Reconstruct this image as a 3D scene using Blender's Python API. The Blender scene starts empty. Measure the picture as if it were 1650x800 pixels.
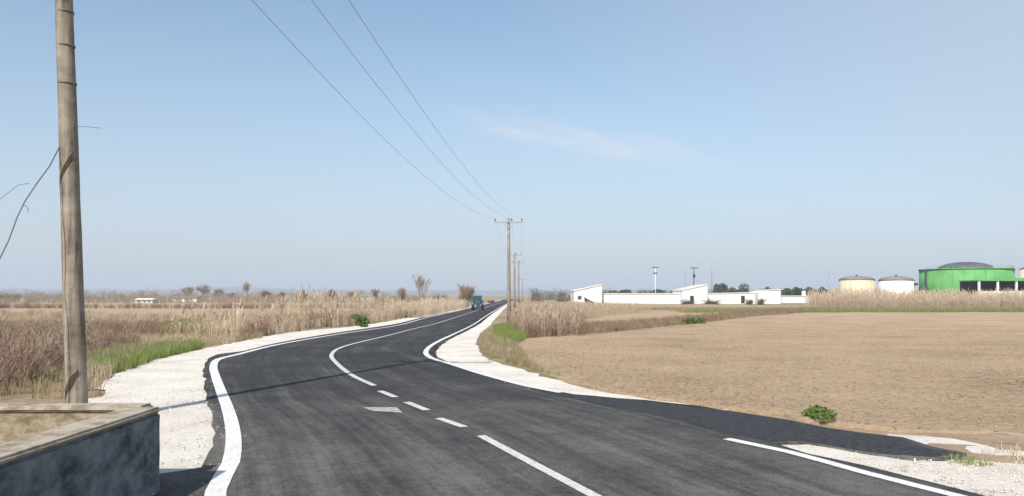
import bpy, math, random
import numpy as np
from mathutils import Vector, noise, geometry

random.seed(7); RNG = np.random.default_rng(7)
S = bpy.context.scene
COL = S.collection

# ------------------------------------------------------------------ camera
F = 1250.0; CX = 825.0; HY = 475.0; H = 1.9
cd = bpy.data.cameras.new('camera'); cam = bpy.data.objects.new('camera', cd); COL.objects.link(cam)
cam.location = (0, 0, H); cam.rotation_euler = (math.radians(90), 0, 0)
cd.sensor_width = 36; cd.lens = 36*F/1650; cd.shift_y = 75/1650
cd.clip_start = 0.1; cd.clip_end = 30000
S.camera = cam

# ------------------------------------------------------------------ sky, sun, exposure
SUN_EL = 41.5; SUN_AZ = 201.8          # compass degrees from +Y clockwise
W = bpy.data.worlds.new('World'); S.world = W; W.use_nodes = True
nt = W.node_tree; N = nt.nodes; L = nt.links
for n in list(N): N.remove(n)
out = N.new('ShaderNodeOutputWorld'); bg = N.new('ShaderNodeBackground')
sky = N.new('ShaderNodeTexSky'); sky.sky_type = 'NISHITA'; sky.sun_disc = False
sky.sun_elevation = math.radians(SUN_EL); sky.sun_rotation = math.radians(SUN_AZ)
sky.altitude = 0; sky.air_density = 1.0; sky.dust_density = 1.0; sky.ozone_density = 2.5
bg.inputs['Strength'].default_value = 0.1
tc = N.new('ShaderNodeTexCoord'); sep = N.new('ShaderNodeSeparateXYZ'); L.new(tc.outputs['Generated'], sep.inputs[0])
def M_(op, a, b=None, c=None, t=nt):
    n = t.nodes.new('ShaderNodeMath'); n.operation = op
    for i, v in enumerate((a, b, c)):
        if v is None: continue
        if isinstance(v, (int, float)): n.inputs[i].default_value = v
        else: t.links.new(v, n.inputs[i])
    return n.outputs[0]
# grey-blue winter haze low in the sky
el = M_('MAXIMUM', sep.outputs[2], 0.0)
hz = M_('POWER', M_('SUBTRACT', 1.0, M_('MINIMUM', M_('MULTIPLY', el, 1.9), 1.0)), 2.0)
mx = N.new('ShaderNodeMix'); mx.data_type = 'RGBA'
hs = N.new('ShaderNodeHueSaturation'); hs.inputs['Saturation'].default_value = 1.0; hs.inputs['Value'].default_value = 1.2; hs.inputs['Hue'].default_value = .492; L.new(sky.outputs[0], hs.inputs['Color'])
L.new(M_('MAXIMUM', M_('MULTIPLY', hz, 0.94), M_('MULTIPLY', M_('MAXIMUM', M_('ADD', sep.outputs[0], .15), 0.0), .95)), mx.inputs[0]); L.new(hs.outputs[0], mx.inputs[6]); mx.inputs[7].default_value = (4.25, 4.85, 5.5, 1)
# thin cirrus streak
yy = M_('MAXIMUM', sep.outputs[1], 0.05)
u = M_('DIVIDE', sep.outputs[0], yy); v = M_('DIVIDE', sep.outputs[2], yy)
d = M_('SUBTRACT', v, M_('SUBTRACT', 0.215, M_('MULTIPLY', u, 0.165)))
cmb = N.new('ShaderNodeCombineXYZ'); L.new(M_('MULTIPLY', u, 7.0), cmb.inputs[0]); L.new(M_('MULTIPLY', M_('ADD', d, M_('MULTIPLY', u, 0.06)), 34.0), cmb.inputs[1])
ns = N.new('ShaderNodeTexNoise'); ns.inputs['Scale'].default_value = 1.6; ns.inputs['Detail'].default_value = 5; L.new(cmb.outputs[0], ns.inputs['Vector'])
g1 = M_('EXPONENT', M_('MULTIPLY', M_('POWER', M_('DIVIDE', d, 0.016), 2.0), -1.0))
g2 = M_('EXPONENT', M_('MULTIPLY', M_('POWER', M_('DIVIDE', M_('SUBTRACT', u, 0.10), 0.155), 4.0), -1.0))
cl = M_('MULTIPLY', M_('MULTIPLY', g1, g2), M_('MULTIPLY', M_('MAXIMUM', M_('SUBTRACT', ns.outputs[0], 0.28), 0.0), 1.5))
mc = N.new('ShaderNodeMix'); mc.data_type = 'RGBA'
L.new(cl, mc.inputs[0]); L.new(mx.outputs[2], mc.inputs[6]); mc.inputs[7].default_value = (6.4, 6.4, 6.9, 1)
L.new(mc.outputs[2], bg.inputs['Color']); L.new(bg.outputs[0], out.inputs[0])

sd = bpy.data.lights.new('sun', 'SUN'); sun = bpy.data.objects.new('sun', sd); COL.objects.link(sun)
sd.energy = 4.6; sd.angle = math.radians(0.5); sd.color = (1.0, 0.93, 0.83)
az = math.radians(SUN_AZ); e_ = math.radians(SUN_EL)
sdir = Vector((math.sin(az)*math.cos(e_), math.cos(az)*math.cos(e_), math.sin(e_)))
sun.rotation_euler = sdir.to_track_quat('Z', 'Y').to_euler(); sun.location = (-20, -20, 40)
S.view_settings.view_transform = 'Standard'; S.view_settings.look = 'None'
S.view_settings.exposure = 0.42; S.view_settings.gamma = 1.0; S.view_settings.use_curve_mapping = False
S.cycles.volume_bounces = 0; S.cycles.max_bounces = 5

# ------------------------------------------------------------------ terrain and projection helpers
def drop(Y):
    t = min(max((Y-18)/62, 0), 1); return .9*t*t*(3-2*t)
def g(x, y): return -drop(y)
ZREF = 0.0      # height above the ground of the surface being traced
def w(px, py):
    lo, hi = 2.0, 6000.0
    for _ in range(60):
        m = (lo+hi)/2
        if (H-ZREF+drop(m))/m*F > py-HY: lo = m
        else: hi = m
    return ((px-CX)/F*m, m)
def ws(pts): return [w(*p) for p in pts]
def xz(px, py, Y): return ((px-CX)/F*Y, H-(py-HY)/F*Y)

def smooth(pts, step=0.7, closed=False):
    """Catmull-Rom through world points, resampled; the step grows with distance."""
    n = len(pts); o = []
    for i in range(n if closed else n-1):
        P = [Vector(pts[(i+k) % n]) if closed else Vector(pts[min(max(i+k, 0), n-1)]) for k in (-1, 0, 1, 2)]
        d = (P[2]-P[1]).length; st = step*max(1, P[1].y/25)
        m = max(1, int(d/st))
        # centripetal-ish: tangents limited to the segment's own length
        t1 = (P[2]-P[0]); t2 = (P[3]-P[1])
        t1 = t1.normalized()*d if t1.length > 0 else t1; t2 = t2.normalized()*d if t2.length > 0 else t2
        for k in range(m):
            s = k/m; s2 = s*s; s3 = s2*s
            q = P[1]*(2*s3-3*s2+1)+t1*(s3-2*s2+s)+P[2]*(-2*s3+3*s2)+t2*(s3-s2)
            o.append((q.x, q.y))
    if not closed: o.append(tuple(pts[-1]))
    return o

def inpoly(X, Y, poly):
    X = np.asarray(X); Y = np.asarray(Y); r = np.zeros(X.shape, bool)
    n = len(poly); j = n-1
    for i in range(n):
        xi, yi = poly[i]; xj, yj = poly[j]
        if yi != yj:
            c = ((yi > Y) != (yj > Y)) & (X < (xj-xi)*(Y-yi)/(yj-yi)+xi)
            r ^= c
        j = i
    return r

# ------------------------------------------------------------------ materials
def newmat(name):
    m = bpy.data.materials.new(name); m.use_nodes = True
    t = m.node_tree; b = t.nodes['Principled BSDF']; b.inputs['Roughness'].default_value = .85
    if 'Specular IOR Level' in b.inputs: b.inputs['Specular IOR Level'].default_value = .25
    return m, t, b
def ramp(t, fac, stops):
    r = t.nodes.new('ShaderNodeValToRGB'); cr = r.color_ramp
    while len(cr.elements) < len(stops): cr.elements.new(.5)
    for e, (p, c) in zip(cr.elements, stops):
        e.position = p; e.color = (*c, 1)
    t.links.new(fac, r.inputs[0]); return r.outputs[0]
def tex(t, scale, detail=4, rough=.55, vec=None, sc3=None, kind='Object'):
    c = t.nodes.new('ShaderNodeTexCoord'); src = vec or c.outputs[kind]
    if sc3:
        mp = t.nodes.new('ShaderNodeMapping'); mp.inputs['Scale'].default_value = sc3
        t.links.new(src, mp.inputs[0]); src = mp.outputs[0]
    n = t.nodes.new('ShaderNodeTexNoise'); n.inputs['Scale'].default_value = scale
    n.inputs['Detail'].default_value = detail; n.inputs['Roughness'].default_value = rough
    t.links.new(src, n.inputs['Vector']); return n.outputs[0]
def mix(t, f, a, b, mode='MIX'):
    n = t.nodes.new('ShaderNodeMix'); n.data_type = 'RGBA'; n.blend_type = mode
    if isinstance(f, (int, float)): n.inputs[0].default_value = f
    else: t.links.new(f, n.inputs[0])
    for i, v in ((6, a), (7, b)):
        if isinstance(v, tuple): n.inputs[i].default_value = (*v, 1)
        else: t.links.new(v, n.inputs[i])
    return n.outputs[2]
def bump(t, b, h, strength=.5, dist=.02):
    n = t.nodes.new('ShaderNodeBump'); n.inputs['Strength'].default_value = strength; n.inputs['Distance'].default_value = dist
    t.links.new(h, n.inputs['Height']); t.links.new(n.outputs[0], b.inputs['Normal'])
def simple(name, c, rough=.8, var=.18, scale=3.0, metal=0, spec=.25, bmp=0):
    m, t, b = newmat(name)
    n = tex(t, scale)
    lo = tuple(x*(1-var) for x in c); hi = tuple(min(1, x*(1+var)) for x in c)
    t.links.new(ramp(t, n, [(.3, lo), (.7, hi)]), b.inputs['Base Color'])
    b.inputs['Roughness'].default_value = rough; b.inputs['Metallic'].default_value = metal
    b.inputs['Specular IOR Level'].default_value = spec
    if bmp: bump(t, b, tex(t, scale*8), bmp, .01)
    return m
def leafmat(name, stops, trans=.25):
    m, t, b = newmat(name)
    gi = t.nodes.new('ShaderNodeNewGeometry')
    n = tex(t, .35, 3)
    f = M_('ADD', M_('MULTIPLY', gi.outputs['Random Per Island'], .6), M_('MULTIPLY', n, .45), t=t)
    c = ramp(t, f, stops); t.links.new(c, b.inputs['Base Color'])
    b.inputs['Roughness'].default_value = .8; b.inputs['Specular IOR Level'].default_value = .15
    tr = t.nodes.new('ShaderNodeBsdfTranslucent'); t.links.new(c, tr.inputs[0])
    ms = t.nodes.new('ShaderNodeMixShader'); ms.inputs[0].default_value = trans
    o = t.nodes['Material Output']
    t.links.new(b.outputs[0], ms.inputs[1]); t.links.new(tr.outputs[0], ms.inputs[2]); t.links.new(ms.outputs[0], o.inputs[0])
    return m

# asphalt: uv = (metres across, metres along)
m_asph, t, b = newmat('asphalt')
uvn = t.nodes.new('ShaderNodeUVMap'); uvn.uv_map = 'road'
st1 = tex(t, 1.0, 4, .6, vec=uvn.outputs[0], sc3=(2.2, .07, 1))
st2 = tex(t, 1.0, 3, .6, vec=uvn.outputs[0], sc3=(9.0, .35, 1))
pt = tex(t, .30, 5, .65)
fine = tex(t, 38, 4, .75)
oc = t.nodes.new('ShaderNodeTexCoord'); so = t.nodes.new('ShaderNodeSeparateXYZ'); t.links.new(oc.outputs['Object'], so.inputs[0])
def C0(x, k): return M_('MULTIPLY', M_('SUBTRACT', x, .5, t=t), k, t=t)
dust = M_('MULTIPLY', M_('SUBTRACT', 1.0, M_('MINIMUM', M_('MULTIPLY', M_('MAXIMUM', M_('SUBTRACT', so.outputs[1], 7.0, t=t), 0.0, t=t), .075, t=t), 1.0, t=t), t=t), .42, t=t)
f = M_('ADD', M_('ADD', C0(st1, 1.15), C0(st2, .65), t=t), M_('ADD', M_('ADD', C0(pt, 1.3), C0(fine, 1.5), t=t), C0(tex(t, 9, 4, .7), .8), t=t), t=t)
f = M_('ADD', M_('ADD', f, .30, t=t), dust, t=t)
c = ramp(t, f, [(.0, (.013, .0135, .017)), (.32, (.024, .0245, .028)), (.62, (.060, .058, .055)), (1.0, (.125, .119, .108))])
t.links.new(c, b.inputs['Base Color'])
t.links.new(M_('ADD', .55, M_('MULTIPLY', st1, .3), t=t), b.inputs['Roughness']); b.inputs['Specular IOR Level'].default_value = .4
bump(t, b, tex(t, 90, 2), .6, .006)

def gm(name, stops, s, fs, fa, bs, bd, sc3=None):
    m, t, b = newmat(name)
    a = tex(t, s, 5, .6, sc3=sc3); fn = tex(t, fs, 5, .7)
    f = M_('ADD', M_('MULTIPLY', a, 1-fa, t=t), M_('MULTIPLY', fn, fa, t=t), t=t)
    t.links.new(ramp(t, f, stops), b.inputs['Base Color'])
    b.inputs['Roughness'].default_value = .95; b.inputs['Specular IOR Level'].default_value = .1
    bump(t, b, tex(t, fs, 6, .75), bs, bd)
    return m
m_gravel = gm('pale_gravel', [(.30, (.33, .275, .215)), (.41, (.56, .51, .45)), (.52, (.67, .635, .58)), (.68, (.74, .72, .68))], .8, 20, .55, .9, .03)
m_ground = gm('dry_ground', [(.30, (.13, .105, .055)), (.42, (.24, .18, .11)), (.55, (.34, .26, .17)), (.68, (.40, .31, .21))], .06, 4, .35, .8, .06, sc3=(.25, 1, 1))
m_field = gm('ploughed_soil', [(.36, (.13, .085, .055)), (.43, (.345, .25, .165)), (.56, (.455, .342, .23)), (.72, (.53, .41, .29))], .22, 11, .66, 1.0, .07)
m_strip = gm('pale_field_soil', [(.3, (.30, .22, .14)), (.6, (.41, .31, .20))], .2, 3, .5, .6, .05)
m_bank = gm('grassy_bank_soil', [(.3, (.10, .10, .045)), (.5, (.20, .17, .095)), (.7, (.32, .25, .16))], .7, 6, .5, .8, .05)
m_dirt = gm('red_brown_dirt', [(.3, (.16, .10, .065)), (.45, (.32, .23, .16)), (.65, (.44, .34, .25))], 1.1, 12, .5, .9, .04)
m_stone = simple('gravel_stone', (.58, .52, .45), .9, .3, 2.0)

m_paint, t, b = newmat('white_road_paint')
pw = ramp(t, tex(t, 22, 6, .8), [(.34, (.24, .24, .235)), (.43, (.60, .60, .59)), (.7, (.76, .76, .75))])
t.links.new(pw, b.inputs['Base Color']); b.inputs['Roughness'].default_value = .6
m_worn, t, b = newmat('worn_road_paint')
pw = ramp(t, tex(t, 26, 6, .8), [(.34, (.16, .16, .16)), (.46, (.50, .50, .49)), (.66, (.63, .63, .61))])
t.links.new(pw, b.inputs['Base Color']); b.inputs['Roughness'].default_value = .65
m_oldpaint, t, b = newmat('faded_road_paint')
t.links.new(ramp(t, tex(t, 12, 5, .7), [(.32, (.14, .135, .125)), (.5, (.36, .345, .315)), (.7, (.48, .46, .42))]), b.inputs['Base Color'])

# stained concrete
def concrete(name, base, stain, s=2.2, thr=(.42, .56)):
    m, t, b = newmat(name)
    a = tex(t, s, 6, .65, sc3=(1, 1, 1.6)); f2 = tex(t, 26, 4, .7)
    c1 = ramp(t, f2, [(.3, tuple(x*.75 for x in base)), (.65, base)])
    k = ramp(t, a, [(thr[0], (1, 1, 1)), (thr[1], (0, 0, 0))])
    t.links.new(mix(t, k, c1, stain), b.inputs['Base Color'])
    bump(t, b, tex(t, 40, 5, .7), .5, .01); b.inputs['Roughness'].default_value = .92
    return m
m_wall = concrete('shaded_stained_concrete', (.20, .23, .25), (.045, .054, .07), 2.8, (.38, .62))  # shade on the road face put into the dark bluish base, under real stains
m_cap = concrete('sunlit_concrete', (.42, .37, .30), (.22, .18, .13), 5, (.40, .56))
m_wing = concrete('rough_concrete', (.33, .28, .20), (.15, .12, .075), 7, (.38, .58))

m_wood, t, b = newmat('weathered_pole_wood')
a = tex(t, 1, 5, .65, sc3=(14, 14, .7)); a2 = tex(t, 1, 4, .6, sc3=(2.5, 2.5, 1.1)); a3 = tex(t, 1, 5, .7, sc3=(3, 3, 5.0))
f = M_('ADD', M_('ADD', M_('MULTIPLY', a, .4, t=t), M_('MULTIPLY', a2, .3, t=t), t=t), M_('MULTIPLY', a3, .3, t=t), t=t)
t.links.new(ramp(t, f, [(.36, (.055, .044, .034)), (.44, (.14, .115, .088)), (.53, (.245, .21, .168)), (.66, (.36, .325, .27))]), b.inputs['Base Color'])
bump(t, b, a, .9, .015); b.inputs['Roughness'].default_value = .9
m_farwood = simple('pole_wood', (.26, .21, .17), .9, .25, 2)
m_steel = simple('galvanised_steel', (.30, .30, .31), .5, .15, 5, .4)
m_dark = simple('dark_metal', (.05, .05, .055), .5, .2, 5, .2)
m_insul = simple('brown_porcelain', (.10, .07, .055), .35, .1, 5, 0, .5)
m_wire = simple('aluminium_wire', (.10, .105, .12), .6, .1, 5, .3)
m_band = simple('pole_strap', (.15, .125, .10), .6, .2, 8, .2)
m_scar = simple('charred_wood', (.055, .042, .032), .95, .35, 9)
m_white = simple('white_render', (.68, .665, .64), .8, .05, .25)
m_cream2 = simple('weathered_plaster', (.46, .43, .38), .8, .15, .4)
m_cream = simple('cream_tank_paint', (.57, .50, .36), .6, .10, .5)
m_tankw = simple('white_tank_paint', (.74, .72, .66), .6, .08, .5)
m_greyroof = simple('grey_tank_roof', (.20, .19, .17), .7, .2, .7)
m_green = simple('green_cladding', (.115, .33, .105), .65, .2, .3)
m_dome = simple('dark_membrane', (.075, .085, .10), .55, .2, .3)
m_shade = simple('painted_shade', (.02, .02, .022), .6, .2, 2)  # near-black colour stands in for the shade in bays and doorways
m_glass = simple('window_glass', (.05, .06, .07), .15, .1, 2, 0, .6)
m_roofw = simple('pale_roof_sheet', (.62, .62, .60), .6, .08, .3)
m_teal = simple('teal_paint', (.02, .13, .20), .35, .1, 2, 0, .5)
m_tyre = simple('tyre_rubber', (.018, .018, .019), .9, .2, 6)
m_rim = simple('wheel_rim', (.30, .29, .26), .5, .1, 5, .3)
m_lamp = simple('lamp_glass', (.6, .6, .6), .2, .05, 5, 0, .6)
m_red = simple('terracotta_roof', (.28, .13, .08), .8, .2, .8)
m_hill = simple('hill_ground', (.035, .045, .05), .95, .3, .002)

STRAW = [(.15, (.12, .085, .06)), (.40, (.27, .205, .145)), (.65, (.42, .33, .24)), (.95, (.60, .50, .37))]
m_reed = leafmat('dry_reed', STRAW, .3)
m_reedpink = leafmat('dry_pinkish_reed', [(.15, (.13, .085, .065)), (.45, (.26, .18, .135)), (.7, (.38, .28, .205)), (.95, (.48, .38, .28))], .3)
m_straw = leafmat('dry_grass', [(.15, (.15, .115, .07)), (.45, (.27, .21, .14)), (.75, (.38, .305, .205)), (.95, (.50, .42, .30))], .3)
m_olive = leafmat('olive_grass', [(.15, (.055, .062, .022)), (.5, (.115, .12, .042)), (.8, (.20, .18, .085)), (1, (.33, .27, .16))], .3)
m_grass = leafmat('green_grass', [(.15, (.035, .07, .012)), (.5, (.075, .145, .022)), (.85, (.14, .22, .045)), (1, (.22, .27, .08))], .3)
m_twig = leafmat('grey_brown_twigs', [(.15, (.10, .075, .055)), (.5, (.19, .145, .105)), (.9, (.30, .235, .17))], 0.0)
m_twigred = leafmat('red_brown_twigs', [(.15, (.08, .05, .04)), (.5, (.15, .095, .075)), (.9, (.24, .16, .125))], 0.0)
m_twigdark = leafmat('dark_dead_twigs', [(.15, (.04, .026, .018)), (.5, (.075, .05, .038)), (.9, (.13, .095, .07))], 0.0)
m_ever = leafmat('dark_evergreen_leaves', [(.15, (.02, .032, .016)), (.5, (.038, .055, .027)), (.9, (.065, .085, .04))], .15)
m_bushg = leafmat('fresh_green_leaves', [(.15, (.03, .06, .012)), (.5, (.06, .115, .02)), (.9, (.12, .18, .045))], .3)
m_clod = leafmat('soil_clod', [(.2, (.09, .058, .038)), (.5, (.20, .142, .095)), (.85, (.31, .232, .16))], 0.0)
m_bark = simple('tree_bark', (.13, .105, .085), .95, .25, 3)

# ------------------------------------------------------------------ object helpers
def mesh_obj(name, V, T, mat, parent=None, smooth_=False):
    """V (n,3), T (m,3) triangles."""
    V = np.asarray(V, np.float32); T = np.asarray(T, np.int32)
    me = bpy.data.meshes.new(name); me.vertices.add(len(V)); me.vertices.foreach_set('co', V.ravel())
    me.loops.add(T.size); me.loops.foreach_set('vertex_index', T.ravel())
    me.polygons.add(len(T)); me.polygons.foreach_set('loop_start', np.arange(0, T.size, 3, dtype=np.int32))
    me.polygons.foreach_set('loop_total', np.full(len(T), 3, np.int32))
    me.update(calc_edges=True); me.validate()
    if smooth_: me.polygons.foreach_set('use_smooth', np.ones(len(me.polygons), bool))
    me.materials.append(mat)
    o = bpy.data.objects.new(name, me); COL.objects.link(o)
    if parent: o.parent = parent
    return o
class MB:
    """collects polygons for one mesh"""
    def __init__(s): s.v = []; s.f = []; s.sm = []
    def add(s, v, f, sm=False):
        k = len(s.v); s.v += [tuple(p) for p in v]; s.f += [[i+k for i in q] for q in f]; s.sm += [sm]*len(f); return s
    def box(s, c, d, rz=0):
        x, y, z = (q/2 for q in d); P = []
        for a in (-x, x):
            for b in (-y, y):
                for e in (-z, z):
                    P.append((c[0]+a*math.cos(rz)-b*math.sin(rz), c[1]+a*math.sin(rz)+b*math.cos(rz), c[2]+e))
        return s.add(P, [(0, 1, 3, 2), (4, 6, 7, 5), (0, 4, 5, 1), (2, 3, 7, 6), (0, 2, 6, 4), (1, 5, 7, 3)])
    def tube(s, pts, rad, n=8, cap=True):
        pts = [Vector(p) for p in pts]; rad = [rad]*len(pts) if isinstance(rad, (int, float)) else rad
        P = []; up = None
        for i, p in enumerate(pts):
            t = (pts[min(i+1, len(pts)-1)]-pts[max(i-1, 0)]).normalized()
            if up is None: up = Vector((0, 1, 0)) if abs(t.y) < .9 else Vector((1, 0, 0))
            a = t.cross(up).normalized(); b_ = a.cross(t).normalized(); up = b_
            for k in range(n):
                q = 2*math.pi*k/n; P.append(p+(a*math.cos(q)+b_*math.sin(q))*rad[i])
        Fc = [(i*n+k, i*n+(k+1) % n, (i+1)*n+(k+1) % n, (i+1)*n+k) for i in range(len(pts)-1) for k in range(n)]
        if cap: Fc += [tuple(range(n))[::-1], tuple((len(pts)-1)*n+k for k in range(n))]
        return s.add(P, Fc, True)
    def lathe(s, prof, c=(0, 0, 0), n=32, axis='z'):
        P = []
        for r, z in prof:
            for k in range(n):
                q = 2*math.pi*k/n; x, y = r*math.cos(q), r*math.sin(q)
                P.append((c[0]+x, c[1]+y, c[2]+z) if axis == 'z' else (c[0]+z, c[1]+x, c[2]+y))
        Fc = [(i*n+k, i*n+(k+1) % n, (i+1)*n+(k+1) % n, (i+1)*n+k) for i in range(len(prof)-1) for k in range(n)]
        Fc += [tuple(range(n))[::-1], tuple((len(prof)-1)*n+k for k in range(n))]
        return s.add(P, Fc, True)
    def prism(s, poly, y0, y1):
        """poly of (x,z), extruded along y"""
        n = len(poly); P = [(x, y0, z) for x, z in poly]+[(x, y1, z) for x, z in poly]
        return s.add(P, [tuple(range(n)), tuple(range(2*n-1, n-1, -1))]+[(i, i+n, (i+1) % n+n, (i+1) % n) for i in range(n)])
    def build(s, name, mat, parent=None):
        me = bpy.data.meshes.new(name); me.from_pydata(s.v, [], s.f)
        for p, q in zip(me.polygons, s.sm):
            p.use_smooth = q and len(p.vertices) < 5
        me.validate(); me.update()
        import bmesh
        bm = bmesh.new(); bm.from_mesh(me); bmesh.ops.recalc_face_normals(bm, faces=bm.faces); bm.to_mesh(me); bm.free()
        me.materials.append(mat); o = bpy.data.objects.new(name, me); COL.objects.link(o)
        if parent: o.parent = parent
        return o
def tag(o, label, cat=None, group=None, kind=None):
    if label: o['label'] = label
    if cat: o['category'] = cat
    if group: o['group'] = group
    if kind: o['kind'] = kind
    return o
def root(name, loc, label, cat, group=None, rz=0):
    o = bpy.data.objects.new(name, None); COL.objects.link(o); o.location = loc; o.rotation_euler = (0, 0, rz)
    o.empty_display_size = .3
    return tag(o, label, cat, group)

# ------------------------------------------------------------------ ground sheets
def sheet(name, poly, z, mat, step=1.0, jit=0.0, skirt=0.0, rough=0.0, rs=1.0, uvf=None, label=None, smooth_p=True, seed=0, edge0=True):
    P = smooth(poly, step*.6, True) if smooth_p else list(poly)
    if jit:
        Q = []
        for x, y in P:
            k = jit*max(1, y/60)
            Q.append((x+k*noise.noise(Vector((x*1.7, y*1.7, 3+seed))), y+k*1.3*noise.noise(Vector((x*1.7, y*1.7, 9+seed)))))
        P = Q
    xs = [p[0] for p in P]; ys = [p[1] for p in P]
    pts = list(P); y = min(ys)+step*.5; G = []
    while y < max(ys):
        st = step*max(1, y/20)
        x = min(xs)+random.random()*st
        while x < max(xs):
            G.append((x+random.uniform(-.3, .3)*st, y+random.uniform(-.3, .3)*st)); x += st*(1 if abs(x) < 60 else 3)
        y += st
    G = np.array(G) if G else np.zeros((0, 2))
    if len(G):
        k = inpoly(G[:, 0], G[:, 1], P)
        G = G[k]
        # keep interior points off the border
        B = np.array(P); keep = []
        for gx, gy in G:
            dd = (B[:, 0]-gx)**2+(B[:, 1]-gy)**2
            keep.append(dd.min() > (.35*step*max(1, gy/20))**2)
        pts += [tuple(q) for q in G[np.array(keep, bool)]]
    n = len(P)
    r = geometry.delaunay_2d_cdt([Vector(p) for p in pts], [], [list(range(n))], 1, 1e-5)
    vs, es, fs = r[0], r[1], r[2]
    cnt = {}
    for f in fs:
        for i in range(len(f)):
            a, b_ = f[i], f[(i+1) % len(f)]; cnt.setdefault((min(a, b_), max(a, b_)), []).append((a, b_))
    edge = [v[0] for v in cnt.values() if len(v) == 1]
    ev = set(q for e in edge for q in e)
    V = []
    for i, p in enumerate(vs):
        zz = g(p.x, p.y)+z
        if rough and i not in ev:
            zz += rough*(noise.noise(Vector((p.x*rs, p.y*rs, seed)))+.6*noise.noise(Vector((p.x*rs*2.7, p.y*rs*2.7, seed+4)))+.25)
        V.append((p.x, p.y, zz))
    Fc = [list(f) for f in fs]
    if skirt:
        k = {}
        for q in ev: k[q] = len(V); V.append((V[q][0]+random.uniform(-.02, .02), V[q][1], V[q][2]-skirt))
        for a, b_ in edge: Fc.append([b_, a, k[a], k[b_]])
    me = bpy.data.meshes.new(name); me.from_pydata(V, [], Fc); me.update()
    if uvf:
        uv = me.uv_layers.new(name='road'); c = {}
        for lp in me.loops:
            q = lp.vertex_index
            if q not in c: c[q] = uvf(V[q][0], V[q][1])
            uv.data[lp.index].uv = c[q]
    import bmesh
    bm = bmesh.new(); bm.from_mesh(me)
    for f in bm.faces:
        f.normal_update()
        if abs(f.normal.z) > .5 and f.normal.z < 0: f.normal_flip()
        f.smooth = bool(rough) or abs(f.normal.z) > .9
    bm.to_mesh(me); bm.free()
    me.materials.append(mat); o = bpy.data.objects.new(name, me); COL.objects.link(o)
    tag(o, label, kind='structure')
    o['poly'] = 0; del o['poly']
    return o, P

# base ground: rows follow the same slope as everything else
rows = [-300, -80, -30, -10]+list(np.arange(-4, 84, 1.5))+[90, 110, 140, 180, 240, 320, 450, 700, 1200, 2500, 5000, 9000]
V = []; T = []
for y in rows:
    e = max(60, y*1.3+80) if y > 100 else 300
    cols_ = np.linspace(-1, 1, 61)*max(300, min(e*1.0, 9000))
    for x in cols_: V.append((x, y, g(x, y)-.015))
nc = 61
for i in range(len(rows)-1):
    for k in range(nc-1):
        a = i*nc+k; T += [(a, a+1, a+nc+1), (a, a+nc+1, a+nc)]
tag(mesh_obj('ground', V, T, m_ground, smooth_=True), 'flat dry brown farmland running out to the horizon', kind='structure')

CEN = [(9.1, -15), (4.6, -3), (0.8, 7.3), (-.4, 10.5), (-1.4, 12.8), (-2.2, 14.4), (-2.9, 16.3), (-3.8, 18.6), (-5.0, 22.3), (-5.7, 25), (-6.2, 28), (-6.55, 32), (-6.85, 41), (-7.1, 55), (-7.2, 66), (-7.0, 80), (-6.1, 130), (-5.0, 200), (-3.0, 320), (0, 460)]
CS = np.array(smooth(CEN, .5)); CL = np.concatenate([[0], np.cumsum(np.hypot(*np.diff(CS, axis=0).T))])
def roaduv(x, y):
    d2 = (CS[:, 0]-x)**2+(CS[:, 1]-y)**2; i = int(d2.argmin()); j = min(max(i, 1), len(CS)-2)
    tx, ty = CS[j+1]-CS[j-1]; l = math.hypot(tx, ty); tx /= l; ty /= l
    dx, dy = x-CS[i][0], y-CS[i][1]
    return (dx*ty-dy*tx, CL[i]+dx*tx+dy*ty)

# asphalt slab
ZREF = .055
asph = [(-3.4, -15), (-3.4, 0), (-3.42, 7.25), (-3.5, 7.62), (-3.62, 7.75)]+ws([(258, 764), (290, 759), (322, 752), (340, 728), (347, 697), (341, 668), (335, 645), (330, 618), (328, 594), (336, 578), (356, 570), (385, 567), (440, 554), (500, 543), (560, 533.5), (620, 525), (680, 512)])+[(-10.35, 100), (-9.2, 136), (-8.2, 200), (-6.2, 320), (-3.3, 460), (3.3, 460), (.3, 320), (-1.8, 200), (-2.75, 125)]+ws([(772, 522), (745, 536), (716, 551), (704, 563), (704, 574), (722, 583.5), (770, 599), (844, 621), (899, 631.5), (955, 638.5), (1039, 644.5), (1122, 654), (1210, 668), (1271, 677), (1332, 689), (1392, 697), (1453, 704.5), (1505, 720), (1559, 730), (1520, 738), (1470, 737), (1410, 733), (1347, 721), (1295, 712), (1243, 713.6), (1301, 731), (1392, 750), (1453, 766), (1544, 787), (1590, 798)])+[(8.5, -2), (14, -15)]
road, _ = sheet('road', asph, .055, m_asph, .7, .07, .08, uvf=roaduv, label='fresh dark asphalt country road curving away to the horizon')

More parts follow.
